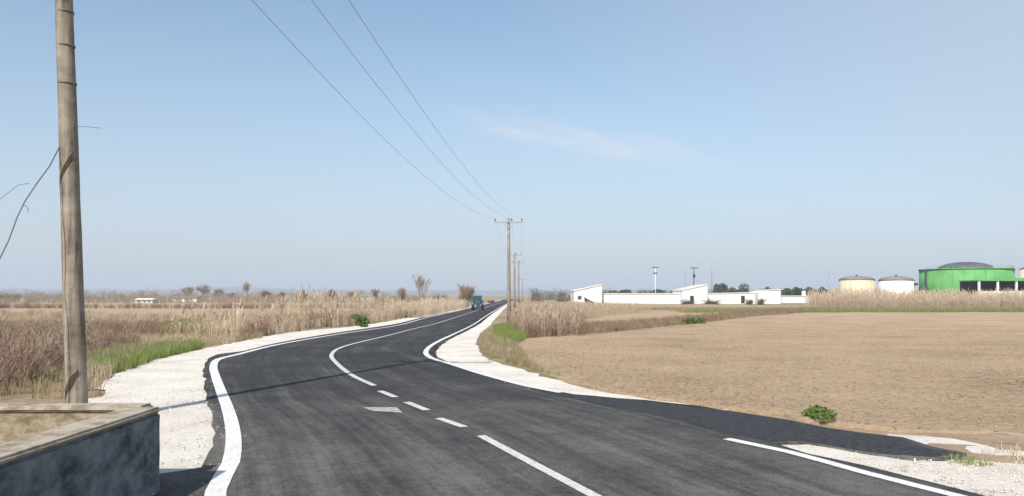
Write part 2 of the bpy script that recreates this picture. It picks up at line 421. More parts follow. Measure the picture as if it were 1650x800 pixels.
ZREF = .012
lg = [(-3.2, 4), (-3.36, 7.2), (-3.75, 7.75), (-6.2, 8.6), (-7.6, 10.3)]+ws([(160, 640), (163, 622), (187, 602), (250, 581), (330, 562), (380, 552), (440, 540), (500, 532.5), (560, 527.5), (605, 521.5), (680, 508), (738, 495.5)])+[(-9.1, 200), (-7.2, 320), (-4.3, 460), (-1, 460), (-5, 200), (-8, 100), (-8.5, 60), (-8, 40), (-7, 25), (-4, 15), (-2, 10), (-2, 6)]
lsh, LGP = sheet('road_shoulder', lg, .012, m_gravel, .8, .28, rough=.02, rs=1.5, label='pale gravel shoulder along the left edge of the road')
rg = [(4.3, 460), (1.3, 320), (-.8, 200), (-1.6, 140)]+ws([(808, 503), (798, 514), (777, 535), (769, 550), (773, 565), (788, 580), (844, 596.5), (899, 614), (955, 628), (1011, 639), (1095, 649.5), (1130, 655.5), (1180, 662), (1150, 672), (1000, 660), (850, 640), (740, 604), (670, 580), (672, 560), (725, 533)])+[(-4.5, 140), (-3, 200), (-.7, 320), (2.5, 460)]
rsh, RGP = sheet('road_shoulder', rg, .014, m_gravel, .8, .18, rough=.02, rs=1.5, label='bright white gravel shoulder along the right edge of the road bend', seed=3)
ig = ws([(1240, 711), (1290, 708), (1400, 724), (1480, 731), (1530, 741), (1600, 744), (1660, 748), (1800, 758), (1950, 790), (1900, 850), (1760, 850), (1560, 803), (1392, 766), (1301, 745)])
ish, IGP = sheet('road_shoulder', ig, .016, m_gravel, .4, .12, rough=.035, rs=2.5, label='pale gravel island between the main road and the short side road at right', seed=5)
sg = ws([(1425, 699), (1455, 700.5), (1550, 707), (1620, 716), (1680, 727), (1650, 740), (1600, 737), (1559, 736), (1498, 733), (1453, 715)])
ssh, SGP = sheet('road_shoulder', sg, .011, m_gravel, .4, .10, rough=.015, rs=2.5, label='narrow pale gravel edge between the side road and the field', seed=6)
dg = ws([(1470, 697), (1560, 696), (1660, 703), (1900, 715), (2100, 760), (1900, 775), (1650, 752), (1560, 742), (1500, 730)])
sheet('bare_dirt', dg, .004, m_dirt, .4, .15, rough=.06, rs=2.2, label='reddish brown bare dirt at the field corner beside the side road', seed=8)

fp = ws([(833, 560), (836, 549), (860, 545), (935, 541), (1010, 533.5), (1080, 526), (1200, 512), (1260, 507), (1310, 504)])+[(80, 122), (150, 124), (260, 126), (300, 60), (90, 14), (30, 8.6), (13, 8.9)]+ws([(1750, 716), (1650, 704), (1560, 699), (1480, 698.5), (1400, 691), (1332, 683), (1271, 672), (1210, 663), (1150, 656), (1095, 647), (1011, 637), (955, 626.5), (902, 612), (870, 598), (848, 583)])
fld, FP = sheet('ploughed_field', fp, .022, m_field, .32, .16, .04, rough=.06, rs=2.2, label='wide pale brown ploughed field right of the road', seed=11)
s2 = ws([(925, 520), (1000, 508), (1150, 499), (1330, 496.5), (1330, 500), (1200, 506), (1080, 518), (1000, 526), (935, 531)])
sheet('field_strip', s2, .02, m_strip, 1.2, .2, rough=.03, label='narrow pale field strip behind the bushy field margin', seed=12)
s3 = [(-230, 240), (-28, 232), (-24, 140), (-32, 105), (-150, 104), (-260, 108)]
sheet('field_strip', s3, .015, m_strip, 3, .6, label='pale stubble field left of the road beyond the scrub', seed=14)
s4 = [(40, 160), (230, 165), (230, 158), (46, 152)]
sheet('farm_track', s4, .03, m_gravel, 2, .2, label='thin pale farm track behind the ploughed field', seed=15)
bankp = ws([(777, 538), (771, 552), (776, 566), (790, 580), (844, 595), (899, 612), (912, 612), (868, 594), (848, 580), (836, 562), (838, 548), (840, 530), (815, 520), (800, 522)])
sheet('grassy_bank', bankp, .02, m_bank, .6, .12, .04, rough=.05, rs=1.4, label='olive green grassy bank between the white gravel and the field', seed=16)

m_fresh, t, b = newmat('fresh_black_asphalt')
t.links.new(ramp(t, tex(t, 14, 6, .75), [(.34, (.012, .013, .016)), (.5, (.026, .0265, .030)), (.66, (.07, .07, .07))]), b.inputs['Base Color'])
b.inputs['Roughness'].default_value = .7; bump(t, b, tex(t, 60, 3), .8, .01)
ZREF = .059
sheet('fresh_asphalt_patch', ws([(860, 627), (899, 633.5), (955, 640.5), (1039, 646.5), (1122, 656), (1210, 670), (1271, 679), (1332, 691), (1392, 699), (1450, 706.5), (1500, 722), (1545, 730), (1500, 736), (1410, 731), (1347, 719), (1295, 710), (1240, 711), (1190, 702), (1150, 692), (1080, 674), (1010, 660), (940, 646)]), .059, m_fresh, .5, .09, label='fresher black asphalt flaring into the short side road', seed=20)
ZREF = .0
# hills far away behind everything
V = []; T = []; nn = 160
for k in range(nn+1):
    x = -6500+13000*k/nn
    hgt = 34+24*noise.noise(Vector((x*.00045, 2.3, 0)))+10*noise.noise(Vector((x*.0018, 7, 0)))+4*noise.noise(Vector((x*.006, 1, 0)))
    hgt += 16*math.exp(-((x+2000)/420)**2)
    hgt = max(hgt, 8)
    V += [(x, 4700, -3), (x, 5050, hgt*.72), (x, 5500, hgt), (x, 6500, -3)]
for k in range(nn):
    for j in range(3):
        a = k*4+j; T += [(a, a+4, a+5), (a, a+5, a+1)]
tag(mesh_obj('hills', V, T, m_hill, smooth_=True), 'low blue hills on the far horizon', kind='structure')

# haze: even air round the whole scene
hb = MB().box((0, 3600, 58), (18400, 8400, 126)); hm = bpy.data.materials.new('haze'); hm.use_nodes = True
ht_ = hm.node_tree; ht_.nodes.remove(ht_.nodes['Principled BSDF']); pv = ht_.nodes.new('ShaderNodeVolumePrincipled')
pv.inputs['Color'].default_value = (.80, .88, 1, 1); pv.inputs['Density'].default_value = .00034
ht_.links.new(pv.outputs[0], ht_.nodes['Material Output'].inputs['Volume'])
hz_o = hb.build('haze', hm); tag(hz_o, 'thin winter haze over the plain', kind='stuff')

# ------------------------------------------------------------------ painted lines
def ribbon(name, pts, width, label, mat=None, group=None, z=.062, sm=True):
    P = smooth(pts, .5) if sm else pts; V = []; n = len(P)
    for i, (x, y) in enumerate(P):
        a = P[max(i-1, 0)]; b_ = P[min(i+1, n-1)]; tx, ty = b_[0]-a[0], b_[1]-a[1]; l = math.hypot(tx, ty)
        nx, ny = -ty/l*width/2, tx/l*width/2
        V += [(x+nx, y+ny, g(x+nx, y+ny)+z), (x-nx, y-ny, g(x-nx, y-ny)+z)]
    T = []
    for i in range(n-1):
        a = 2*i; T += [(a+1, a+3, a+2), (a+1, a+2, a)]
    o = mesh_obj(name, V, T, mat or m_paint)
    return tag(o, label, group=group, kind='structure')
ZREF = .062
left = [(4.2, -12), (1.0, -3), (-1.55, 4)]+ws([(348, 790), (372, 745), (376, 700), (368, 662), (356, 630), (347, 605), (344, 590), (352, 579), (382, 571.5), (440, 557), (500, 546), (560, 536.5), (620, 528)])+[(-10.15, 90), (-8.95, 136), (-7.95, 200), (-5.9, 320), (-3, 460)]
ribbon('edge_line', left, .19, 'solid white edge line along the left side of the road')
rl = ws([(905, 632.5), (850, 622), (800, 609), (770, 600.5), (725, 586), (696, 577.5), (686, 567.5), (698, 555), (728, 540), (768, 520)])+[(-3.05, 125), (-2.1, 200), (0, 320), (3, 460)]
ribbon('edge_line', rl, .17, 'white edge line hugging the inside of the right hand bend')
ribbon('edge_line', ws([(1171, 707)])+ws([(1271, 728), (1392, 761), (1483, 784), (1559, 803)])+[(8.1, -2), (13.5, -15)], .15, 'white edge line in the lower right beside the gravel island')
ribbon('centre_line', ws([(775, 702), (850, 742), (905, 771), (960, 800)])+[(4.6, -3), (9.1, -15)], .12, 'solid white centre line in the foreground', m_worn)
ribbon('centre_line', ws([(603, 621.5), (566, 604), (541, 584), (534, 573), (543, 563), (566, 555), (620, 542), (680, 527)])+[(-7.0, 80), (-6.1, 130), (-5.0, 200), (-3, 320)], .125, 'long curving white centre line through the far bend', m_worn)
for a, b_, lab in (((748, 688), (707, 674), 'nearest white centre dash, just beyond the solid foreground line'), ((688, 661), (655, 648), 'middle one of the three white centre dashes'), ((637, 640), (612, 630), 'farthest white centre dash, just before the curving line')):
    ribbon('centre_dash', ws([a, b_]), .13, lab, m_worn, group='white centre dashes', sm=False)
pa = ws([(582, 656.5), (640, 656.5), (648, 665), (600, 662)])
sheet('old_paint_patch', pa, .061, m_oldpaint, .4, .03, label='faded pale paint patch on the asphalt in the left lane', smooth_p=False)

# ------------------------------------------------------------------ concrete parapet by the culvert
ZREF = .0
WH = .845
pr = root('concrete_parapet', (-3.46, 7.3, 0), 'stained concrete culvert parapet in the lower left corner', 'parapet')
def ringbox(mb, x0, x1, y0, y1, z0, z1, bev=.025):
    b = bev
    R = [((x0, y0), (x1, y0), (x1, y1), (x0, y1), z0), ((x0, y0), (x1, y0), (x1, y1), (x0, y1), z1-b), ((x0+b, y0+b), (x1-b, y0+b), (x1-b, y1-b), (x0+b, y1-b), z1)]
    P = [(p[0], p[1], r[4]) for r in R for p in r[:4]]
    Fq = [(i*4+k, i*4+(k+1) % 4, (i+1)*4+(k+1) % 4, (i+1)*4+k) for i in range(2) for k in range(4)]+[(3, 2, 1, 0), (8, 9, 10, 11)]
    mb.add(P, Fq)
def gridwall(mb, x0, x1, y0, y1, z0, z1, rough, seg=.12):
    """box whose faces are finely split and slightly uneven"""
    import bmesh
    bm = bmesh.new(); bmesh.ops.create_cube(bm, size=1)
    for v in bm.verts: v.co = Vector(((x0+x1)/2+v.co.x*(x1-x0), (y0+y1)/2+v.co.y*(y1-y0), (z0+z1)/2+v.co.z*(z1-z0)))
    bmesh.ops.bevel(bm, geom=[e for e in bm.edges], offset=.02, segments=2, affect='EDGES')
    for ax, (a, c) in enumerate(((x0, x1), (y0, y1), (z0, z1))):
        k = int((c-a)/seg)
        for i in range(1, k):
            co = Vector((0, 0, 0)); co[ax] = a+(c-a)*i/k; no = Vector((0, 0, 0)); no[ax] = 1
            bmesh.ops.bisect_plane(bm, geom=bm.verts[:]+bm.edges[:]+bm.faces[:], plane_co=co, plane_no=no)
    bm.normal_update()
    for v in bm.verts:
        v.co += v.normal*rough*(noise.noise(v.co*3)+.6*noise.noise(v.co*11))
    bm.verts.index_update()
    mb.add([v.co.copy() for v in bm.verts], [[v.index for v in f.verts] for f in bm.faces]); bm.free()
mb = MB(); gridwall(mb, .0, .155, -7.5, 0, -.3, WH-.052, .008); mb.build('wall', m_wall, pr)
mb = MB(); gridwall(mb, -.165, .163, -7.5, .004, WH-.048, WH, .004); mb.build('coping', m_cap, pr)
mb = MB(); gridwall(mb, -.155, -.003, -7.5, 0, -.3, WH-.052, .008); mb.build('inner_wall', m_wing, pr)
wr = root('concrete_wing_wall', (-3.50, 7.31, 0), 'low rough sunlit concrete wall behind the parapet at the foot of the near pole', 'wall')
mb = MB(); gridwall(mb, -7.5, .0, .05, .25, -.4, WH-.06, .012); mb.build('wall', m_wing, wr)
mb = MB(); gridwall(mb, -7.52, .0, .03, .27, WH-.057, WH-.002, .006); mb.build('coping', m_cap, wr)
for xx in (-1.75, -3.05, -4.6):
    mb = MB(); mb.box((xx, .036, .38), (.05, .03, .78)); mb.build('buttress_strip', m_cap, wr)

# ------------------------------------------------------------------ utility poles
def utility_pole(loc, h, r0, r1, arm, lean, label, near=False, armz=None, group=None, rz=0, mat=None, cap_ins=True):
    r = root('utility_pole', loc, label, 'utility pole', group, rz)
    n = 24 if near else 3; P = []; R = []
    for i in range(n+1):
        s = i/n; k = (noise.noise(Vector((0, s*6, 3)))*.012 if near else 0)
        P.append((lean*s*h+k, 0, -.4+s*(h+.4))); R.append(r0+(r1-r0)*s+(.006*noise.noise(Vector((s*20, 0, 1))) if near else 0))
    mb = MB().tube(P, R, 20 if near else 8); mb.build('shaft', mat or (m_wood if near else m_farwood), r)
    az_ = armz or h-.35; ax = lean*az_
    x0, x1 = arm[0]-.12, arm[-1]+.12
    mb = MB().box((ax+(x0+x1)/2, -r1-.05, az_), (x1-x0, .09, .11)); mb.build('crossarm', m_steel if not near else m_farwood, r)
    for s in (-1, 1):
        mb = MB().tube([(ax+s*.6, -r1-.06, az_), (ax, -r1-.02, az_-.7)], .02, 5); mb.build('brace', m_steel, r)
    for a in arm:
        mb = MB().lathe([(.02, 0), (.02, .10), (.07, .12), (.08, .17), (.05, .20), (.075, .23), (.05, .28), (.03, .32)], (ax+a, -r1-.05, az_+.055), 10)
        mb.build('insulator', m_insul, r)
    return r
NP = (-6.32, 11.3, 0)
near = utility_pole(NP, 10.4, .150, .094, (-.7, .75, 1.75), -.032, 'weathered wooden utility pole close to the camera at left', True, 9.9)
for z_, wd in ((6.01, .03), (5.52, .03), (4.97, .04)):
    s = z_/10.4; rr = .150+(.094-.150)*s
    mb = MB().tube([(-.032*z_+.0, 0, z_-wd/2), (-.032*z_, 0, z_+wd/2)], rr+.003, 20); mb.build('metal_band', m_band, near)
def scar(z0, z1, a0, a1, wd, name='wood_scar'):
    V = []; T = []; n = 14
    for i in range(n+1):
        s = i/n; z_ = z0+(z1-z0)*s; a = a0+(a1-a0)*s; rr = .150-.056*z_/10.4+.0075
        q = wd*(.35+.65*math.sin(math.pi*min(max(s, .05), .95)))*(1+.4*noise.noise(Vector((s*9, z0, 0))))
        for zz in (z_-q, z_+q): V.append((-.032*zz+rr*math.sin(a), -rr*math.cos(a), zz))
    for i in range(n): T += [(2*i, 2*i+2, 2*i+3), (2*i, 2*i+3, 2*i+1)]
    mesh_obj(name, V, T, m_scar, near)
scar(3.35, 3.95, -1.5, .9, .055)
scar(1.98, 2.12, -1.5, -.9, .05)
scar(2.0, 2.75, .5, 1.0, .045)
scar(.35, .80, -1.3, .7, .07)

# hanging broken cable left of the near pole
def tubeobj(name, pts, r, mat, label, cat, group=None, n=5):
    o = MB().tube(pts, r, n).build(name, mat); return tag(o, label, cat, group)
def at(px, py, Y): X, Z = xz(px, py, Y); return (X, Y, Z)
tubeobj('hanging_cable', [at(96, 237, 11.2), at(80, 268, 11), at(58, 298, 10.8), at(40, 325, 10.6), at(28, 350, 10.5), at(14, 388, 10.4), at(-4, 425, 10.2), at(-40, 490, 9.9), at(-80, 540, 9.7)], .0085, m_wire, 'dark slack cable sloping down left from the near pole', 'cable')
tubeobj('hanging_cable', [at(47, 296, 10.9), at(30, 298, 10.9), at(12, 312, 11), at(-10, 330, 11), at(-60, 365, 11)], .0035, m_wire, 'faint thin cable at the left edge of the picture', 'cable')
tubeobj('cable_stub', [at(38, 330, 10.6), at(44, 334, 10.6), at(46, 342, 10.6)], .004, m_wire, 'short bent wire end on the slack cable left of the pole', 'wire')
tubeobj('cable_stub', [at(117, 204, 11.25), at(140, 204.5, 11.25), at(162, 207, 11.3)], .0035, m_wire, 'short wire stub sticking out right of the near pole', 'wire')

P2 = (-.30, 77, g(0, 77)); P3 = (.45, 139, -.9); P4 = (1.5, 176, -.9)
utility_pole(P2, 10.35, .20, .13, (-1.35, .3, 1.3), -.003, 'nearest of the distant wooden poles right of the road with a wide crossarm', armz=9.75+.2)
utility_pole(P3, 10.2, .2, .14, (-1.2, .2, 1.2), 0, 'wooden pole standing second in the distant row behind the first crossarm pole')
utility_pole(P4, 10.4, .2, .14, (-1.2, .2, 1.2), 0, 'wooden pole standing last in the distant row right of the road')
utility_pole((4.5, 330, -.9), 9.5, .2, .14, (-1.2, .2, 1.2), 0, 'tiny faint wooden pole farthest along the roadside line')
# wires
def span(A, B, sag, n=40):
    A = Vector(A); B = Vector(B)
    return [A+(B-A)*(i/n)-Vector((0, 0, 4*sag*(i/n)*(1-i/n))) for i in range(n+1)]
for oa, ob, oc, lab in ((-.75, -1.35, -1.2, 'leftmost overhead wire running to the distant crossarm'), (.75, .3, .2, 'middle overhead wire running to the distant crossarm'), (1.7, 1.3, 1.2, 'rightmost overhead wire running to the distant crossarm')):
    a = (-6.65+oa, 11.15, 10.25); b_ = (-.33+ob, 76.8, P2[2]+10.3); c = (.45+oc, 138.8, 9.3); d_ = (1.5+oc, 175.8, 9.5)
    pts = span(a, b_, 1.55)+span(b_, c, 1.0)[1:]+span(c, d_, .6)[1:]
    back = [Vector((a[0]-7+oa*.2, -40, 9.9))]
    o = MB().tube(back+pts, [.0062]*(len(back)+len(pts)), 5).build('overhead_wire', m_wire)
    tag(o, lab, 'wire', 'overhead wires')

# far masts and posts
def mast(px, top, Y, r, label, kind, mat):
    X, Z = xz(px, top, Y); z0 = -.9; h = Z-z0
    o = root('lamp_mast' if kind == 'lamp' else 'utility_pole', (X, Y, z0), label, 'mast' if kind == 'lamp' else 'utility pole')
    MB().tube([(0, 0, 0), (0, 0, h)], [r, r*.7], 8).build('shaft', mat, o)
    if kind == 'lamp':
        MB().box((0, 0, h-.1), (2.2, .3, .25)).build('lamp_head', m_dark, o)
        MB().box((0, 0, h-1.9), (1.3, .3, .4)).build('lamp_head', m_dark, o)
    elif kind == 'arm':
        MB().box((0, -.2, h-.3), (2.4, .15, .2)).build('crossarm', m_dark, o)
        for a in (-1, 0, 1): MB().lathe([(.08, 0), (.12, .2), (.05, .4)], (a, -.2, h-.2), 8).build('insulator', m_insul, o)
        MB().box((0, -.3, h-2.8), (.7, .5, 1.1)).build('switch_box', m_dark, o)
    return o
mast(1056, 431, 250, .13, 'pale slender mast with two dark lamp tiers behind the long white building', 'lamp', m_tankw)
mast(1118, 431, 250, .17, 'dark pole with crossarm rising behind the second slanted white building', 'arm', m_dark)
mast(1104, 433, 330, .14, 'thin faint post left of the dark crossarm pole', 'post', m_farwood)
mast(1147, 432, 330, .15, 'thin faint post right of the second slanted white building', 'post', m_red)
mast(1336, 440, 235, .30, 'thick grey post left of the cream tank', 'post', m_steel)

# ------------------------------------------------------------------ white farm buildings
def hall(name, Y, px_poly, depth, label, roof_pts=None, extras=()):
    """px_poly: wall outline of the gable in photo units at distance Y; extruded away from the viewer"""
    P = [xz(a, b, Y) for a, b in px_poly]; ox = sum(p[0] for p in P)/len(P)
    r = root(name, (ox, Y, -.9), label, 'building')
    MB().prism([(x-ox, z+.9) for x, z in P], 0, depth).build('wall', m_white, r)
    if roof_pts:
        Q = [xz(a, b, Y) for a, b in roof_pts]; t_ = .22
        low = [(x-ox, z+.9+.012) for x, z in Q]; up = [(x, z+t_) for x, z in low][::-1]
        MB().prism(low+up, -.25, depth+.3).build('roof', m_roofw, r)
    for nm, poly, mt, off in extras:
        E_ = [xz(a, b, Y) for a, b in poly]
        MB().prism([(x-ox, z+.9) for x, z in E_], -off, -.005).build(nm, mt, r)
    return r
hall('white_building', 230, [(925, 492), (970, 492), (970, 459.5), (925, 469.5)], 14, 'white building end block with slanted roof, leftmost of the farm buildings',
     [(924, 469.7), (970.5, 459.4)], [('window', [(931, 483), (937, 483), (937, 477), (931, 477)], m_glass, .05), ('dark_wedge', [(943, 491), (961, 491), (957, 487), (948, 483), (941, 479)], m_shade, .06)])  # flat dark wedge panel standing proud of the wall
hall('white_building', 232, [(970.6, 492), (1098.4, 492), (1098.4, 474), (970.6, 474)], 11, 'long low white building between the two slanted roofed blocks',
     [(970.6, 474), (1098.4, 474)], [('window', [(a, 484), (a+5, 484), (a+5, 480), (a, 480)], m_roofw, .04) for a in (1010, 1045, 1078)])
hall('white_building', 230, [(1099, 490), (1140, 490), (1140, 459.5), (1099, 468.5)], 14, 'white block with slanted roof in the middle of the farm buildings',
     [(1098, 468.7), (1140.5, 459.4)], [('door', [(1112, 490), (1118, 490), (1118, 477), (1112, 477)], m_shade, .05)])
hall('white_building', 236, [(1141, 490), (1221, 490), (1221, 472.5), (1141, 474)], 12, 'low white shed with flat roof right of the middle slanted block',
     [(1141, 474), (1221.4, 472.5)], [('door', [(1194, 489), (1200, 489), (1200, 477), (1194, 477)], m_shade, .05)])
hall('white_building', 232, [(1222, 490), (1258, 490), (1258, 468), (1240, 468), (1222, 472)], 12, 'boxy white building taller than the sheds on both its sides',
     [(1239, 467.8), (1258.5, 467.8)])
lw = hall('white_building', 233, [(1259, 489), (1311, 489), (1311, 478), (1259, 478)], 9, 'lowest white shed with a little chimney, rightmost of the white farm buildings', [(1259, 478), (1311.5, 478)],
     [('window', [(1270+a, 486), (1274+a, 486), (1274+a, 481), (1270+a, 481)], m_roofw, .04) for a in (0, 18)])
ch = MB().box(((1297-1285)/F*233, 1.0, 2.6), (.9, .9, 2.6)); ch.build('chimney', m_white, lw)

def tank(px0, px1, top, Y, mat, label, dome, domem, name='storage_tank', seams=10):
    k_ = (px1-px0)/2/F; R = k_*Y/(1-k_); _, Z = xz(0, top, Y); X = ((px0+px1)/2-CX)/F*(Y+R); h = Z+.9
    o = root(name, (X, Y+R, -.9), label, 'tank')
    MB().lathe([(R, 0), (R, h)], n=48).build('wall', mat, o)
    MB().lathe([(R*1.025, h-.02), (R*1.025, h+.22), (R*.99, h+.24)], n=48).build('rim', domem if domem is m_greyroof else mat, o)
    pr_ = [(dome[0]*R*math.cos(q), h+.242+dome[1]*math.sin(q)) for q in np.linspace(0, math.pi/2*.97, 9)]
    MB().lathe(pr_, n=40).build('roof', domem, o)
    for k in range(seams):
        a = math.pi+math.pi*(k+.5)/seams
        MB().box((R*math.cos(a)*1.003, R*math.sin(a)*1.003, h/2), (.12, .12, h-.1), a).build('seam', mat, o)
    return o, R, h
o, R, h = tank(1354, 1407, 451, 222, m_cream, 'cream coloured round storage tank with dark cap', (.97, .9), m_greyroof)
for s in (-.2, .2): MB().tube([(-R*.7+s, -R*.78, 0), (-R*.7+s, -R*.78, h+.6)], .05, 5).build('ladder_rail', m_steel, o)
MB().lathe([(.3, h+1.0), (.3, h+1.5), (.4, h+1.6)], n=12).build('vent', m_greyroof, o)
o, R, h = tank(1418, 1470, 452, 226, m_tankw, 'white round storage tank standing between the cream tank and the green tank', (.97, 1.1), m_greyroof)
MB().box((R*.82, -R*.62, h-1.1), (1.6, .8, .7)).build('gauge_box', m_dark, o)
MB().lathe([(.3, h+1.2), (.3, h+1.7), (.4, h+1.8)], n=12).build('vent', m_greyroof, o)
o, R, h = tank(1489, 1622, 433, 216, m_green, 'huge bright green round tank with dark domed top', (.60, 2.1), m_dome, seams=14)
for q in np.linspace(math.pi*1.02, math.pi*1.98, 26):
    MB().tube([(R*.985*math.cos(q), R*.985*math.sin(q), h), (R*.985*math.cos(q), R*.985*math.sin(q), h+1.0)], .035, 4).build('railing_post', m_steel, o)
for zz in (.5, 1.0): MB().tube([(R*.985*math.cos(q), R*.985*math.sin(q), h+zz) for q in np.linspace(math.pi*1.02, math.pi*1.98, 40)], .03, 4).build('railing', m_steel, o)
MB().tube([(-R-.25, -1.5, 0), (-R-.25, -1.5, h+.1)], .28, 8).build('downpipe', m_dark, o)
Yg = 206
X0, Z0 = xz(1576, 453, Yg); X1, _ = xz(1700, 451, Yg)
gb = root('green_shed', ((X0+X1)/2, Yg, -.9), 'green roofed open shed with dark bays in front of the green tank', 'shed'); wv = X1-X0; hh = Z0+.9
MB().prism([(-wv/2, hh), (wv/2, hh), (wv/2, hh+.9), (-wv/2+9, hh+.8), (-wv/2+8.5, hh+.3), (-wv/2, hh+.25)], -.4, 9).build('roof', m_green, gb)
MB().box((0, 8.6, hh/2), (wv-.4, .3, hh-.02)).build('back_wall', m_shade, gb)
MB().box((0, .6, hh*.29), (wv-.3, .3, hh*.58)).build('front_wall', m_tankw, gb)
for k in range(5):
    MB().box((-wv/2+.3+k*(wv-.6)/4, .1, hh/2), (.45, .45, hh-.01)).build('column', m_tankw, gb)
X, Z = xz(1658, 432, 240)
sl = root('silo', (X, 240, -.9), 'pale round silo at the right edge behind the green shed', 'silo')
MB().lathe([(2.6, 0), (2.6, Z+.5)], n=28).build('wall', m_cream, sl); MB().lathe([(2.7, Z+.51), (.4, Z+1.6)], n=28).build('roof', m_greyroof, sl)

# small far houses on the left
def cottage(px0, px1, top, base, label, wallm, roofm):
    Y = (H+.9)/(base-HY)*F; X0, Z0 = xz(px0, top, Y); X1, _ = xz(px1, top, Y); wv = X1-X0; h = Z0+.9; e = h*.68
    r = root('distant_house', ((X0+X1)/2, Y, -.9), label, 'house')
    MB().box((0, wv*.3, e/2), (wv, wv*.6, e)).build('wall', wallm, r)
    v = [(-wv*.53, -.4, e+.01), (wv*.53, -.4, e+.01), (wv*.53, wv*.6+.4, e+.01), (-wv*.53, wv*.6+.4, e+.01), (-wv*.5, wv*.3, h), (wv*.5, wv*.3, h)]
    MB().add(v, [(0, 1, 5, 4), (2, 3, 4, 5), (1, 2, 5), (3, 0, 4), (3, 2, 1, 0)]).build('roof', roofm, r)
    for a in (-.28, .05, .3): MB().box((a*wv, -.03, e*.5), (wv*.09, .05, e*.4)).build('window', m_glass, r)
cottage(217, 246, 481, 489, 'long pale low house beyond the left fields', m_cream2, m_roofw)
cottage(335, 341, 481, 487, 'tiny white hut right of the long pale house on the far plain', m_cream2, m_cream2)
cottage(278, 316, 478, 486.5, 'faint grey house among bare trees on the far left', m_tankw, m_greyroof)
cottage(378, 388, 484, 489.5, 'small pale hut under the tall thin tree at left', m_cream, m_red)
cottage(583, 602, 475, 486, 'low pale house with dark roof peeping over the reeds at left', m_cream2, m_greyroof)

# ------------------------------------------------------------------ trees and bushes
def bare_tree_mesh(h, spread, seed, levels=4, thick=.022, up=.6, nb=4, tf=.32, cloud=0):
    rnd = random.Random(seed); trunk = MB(); tw = []
    def tri_branch(a, b_, r):
        d = (b_-a).normalized(); s = d.orthogonal().normalized(); s2 = d.cross(s)
        k = len(tw)
        return [(a+s*r, a-s*.5*r+s2*.87*r, a-s*.5*r-s2*.87*r, b_+s*r*.5, b_-s*.25*r+s2*.43*r, b_-s*.25*r-s2*.43*r)]
    def grow(p, d, l, r, lv):
        q = p+d*l*.5+Vector((rnd.uniform(-.06, .06), rnd.uniform(-.06, .06), 0))*l; e = q+(d+Vector((rnd.uniform(-.2, .2), rnd.uniform(-.2, .2), .12))).normalized()*l*.5
        tw.extend(tri_branch(p, q, r)); tw.extend(tri_branch(q, e, r*.75))
        if lv <= 0: return
        for k in range(nb if lv > 1 else nb+2):
            s = rnd.uniform(.3, 1); b0 = p.lerp(e, s)
            a = rnd.uniform(0, 2*math.pi); nd = (d*up+Vector((math.cos(a)*spread, math.sin(a)*spread, rnd.uniform(.05, .6)))).normalized()
            grow(b0, nd, l*rnd.uniform(.45, .72), max(r*.5, .0026*h), lv-1)
    th = h*tf; trunk.tube([(0, 0, -.1), (rnd.uniform(-.1, .1), 0, th*.5), (rnd.uniform(-.1, .1), 0, th)], [thick*h, thick*h*.8, thick*h*.6], 7)
    for k in range(nb+1):
        a = rnd.uniform(0, 2*math.pi); z_ = th*rnd.uniform(.7, 1)
        grow(Vector((0, 0, z_)), Vector((math.cos(a)*spread*.6, math.sin(a)*spread*.6, 1)).normalized(), h*(.55-tf*.5), thick*h*.4, levels-1)
    V = []; T = []
    for s in tw:
        k = len(V); V += [tuple(q) for q in s]
        for i in range(3):
            j = (i+1) % 3; T += [(k+i, k+j, k+3+j), (k+i, k+3+j, k+3+i)]
    V = np.array(V)
    # fit the height
    V[:, 2] *= h/max(V[:, 2].max(), .1)
    if cloud:
        rr = np.random.default_rng(seed); n = cloud; hw = (V[:, 0].max()-V[:, 0].min())/2; z0 = h*tf*.6
        C = rr.normal(0, .4, (7, 3)); C[0] = 0; k = rr.integers(0, 7, n); d = rr.normal(0, 1, (n, 3)); d /= np.linalg.norm(d, axis=1)[:, None]
        P = C[k]+d*np.abs(rr.normal(0, .36, n))[:, None]
        if tf < .08:      # a bush: a dome standing on the ground
            P = P*np.array([hw, hw, h])*np.array([.72, .72, .72]); P[:, 2] = np.abs(P[:, 2])+.02
        else: P = P*np.array([hw, hw, (h-z0)/2])*.74+np.array([0, 0, (h+z0)/2])
        dr = rr.normal(0, .5, (n, 3))+np.array([0, 0, .9]); dr /= np.linalg.norm(dr, axis=1)[:, None]; ln = h*.09*rr.uniform(.5, 1.3, n)[:, None]
        sd_ = np.cross(dr, rr.normal(0, 1, (n, 3))); sd_ /= np.linalg.norm(sd_, axis=1)[:, None]; wd_ = h*.0042
        Q = np.stack([P-dr*ln-sd_*wd_, P-dr*ln+sd_*wd_, P+dr*ln], 1).reshape(-1, 3); i = len(V)+np.arange(n)*3
        V = np.concatenate([V, Q]); T = list(T)+[tuple(q) for q in np.stack([i, i+1, i+2], 1)]
    return trunk, V, T
def bare_tree(px, top, Y, width, label, seed, mat=None, levels=4, up=.6, nb=4, spread=.7, cat='tree', name='bare_tree', thick=.022, tf=.32, cloud=500):
    X, Z = xz(px, top, Y); h = Z+.9
    tr, V, T = bare_tree_mesh(h, spread, seed, levels, thick, up, nb, tf, cloud)
    wpx = (V[:, 0].max()-V[:, 0].min()); tw_ = width/F*Y; k = tw_/wpx
    V[:, 0] *= k; V[:, 1] *= k
    o = root(name, (X, Y, g(0, Y)-.02), label, cat, None)
    tr.build('trunk', m_bark, o); mesh_obj('crown', V, T, mat or m_twig, o)
    return o
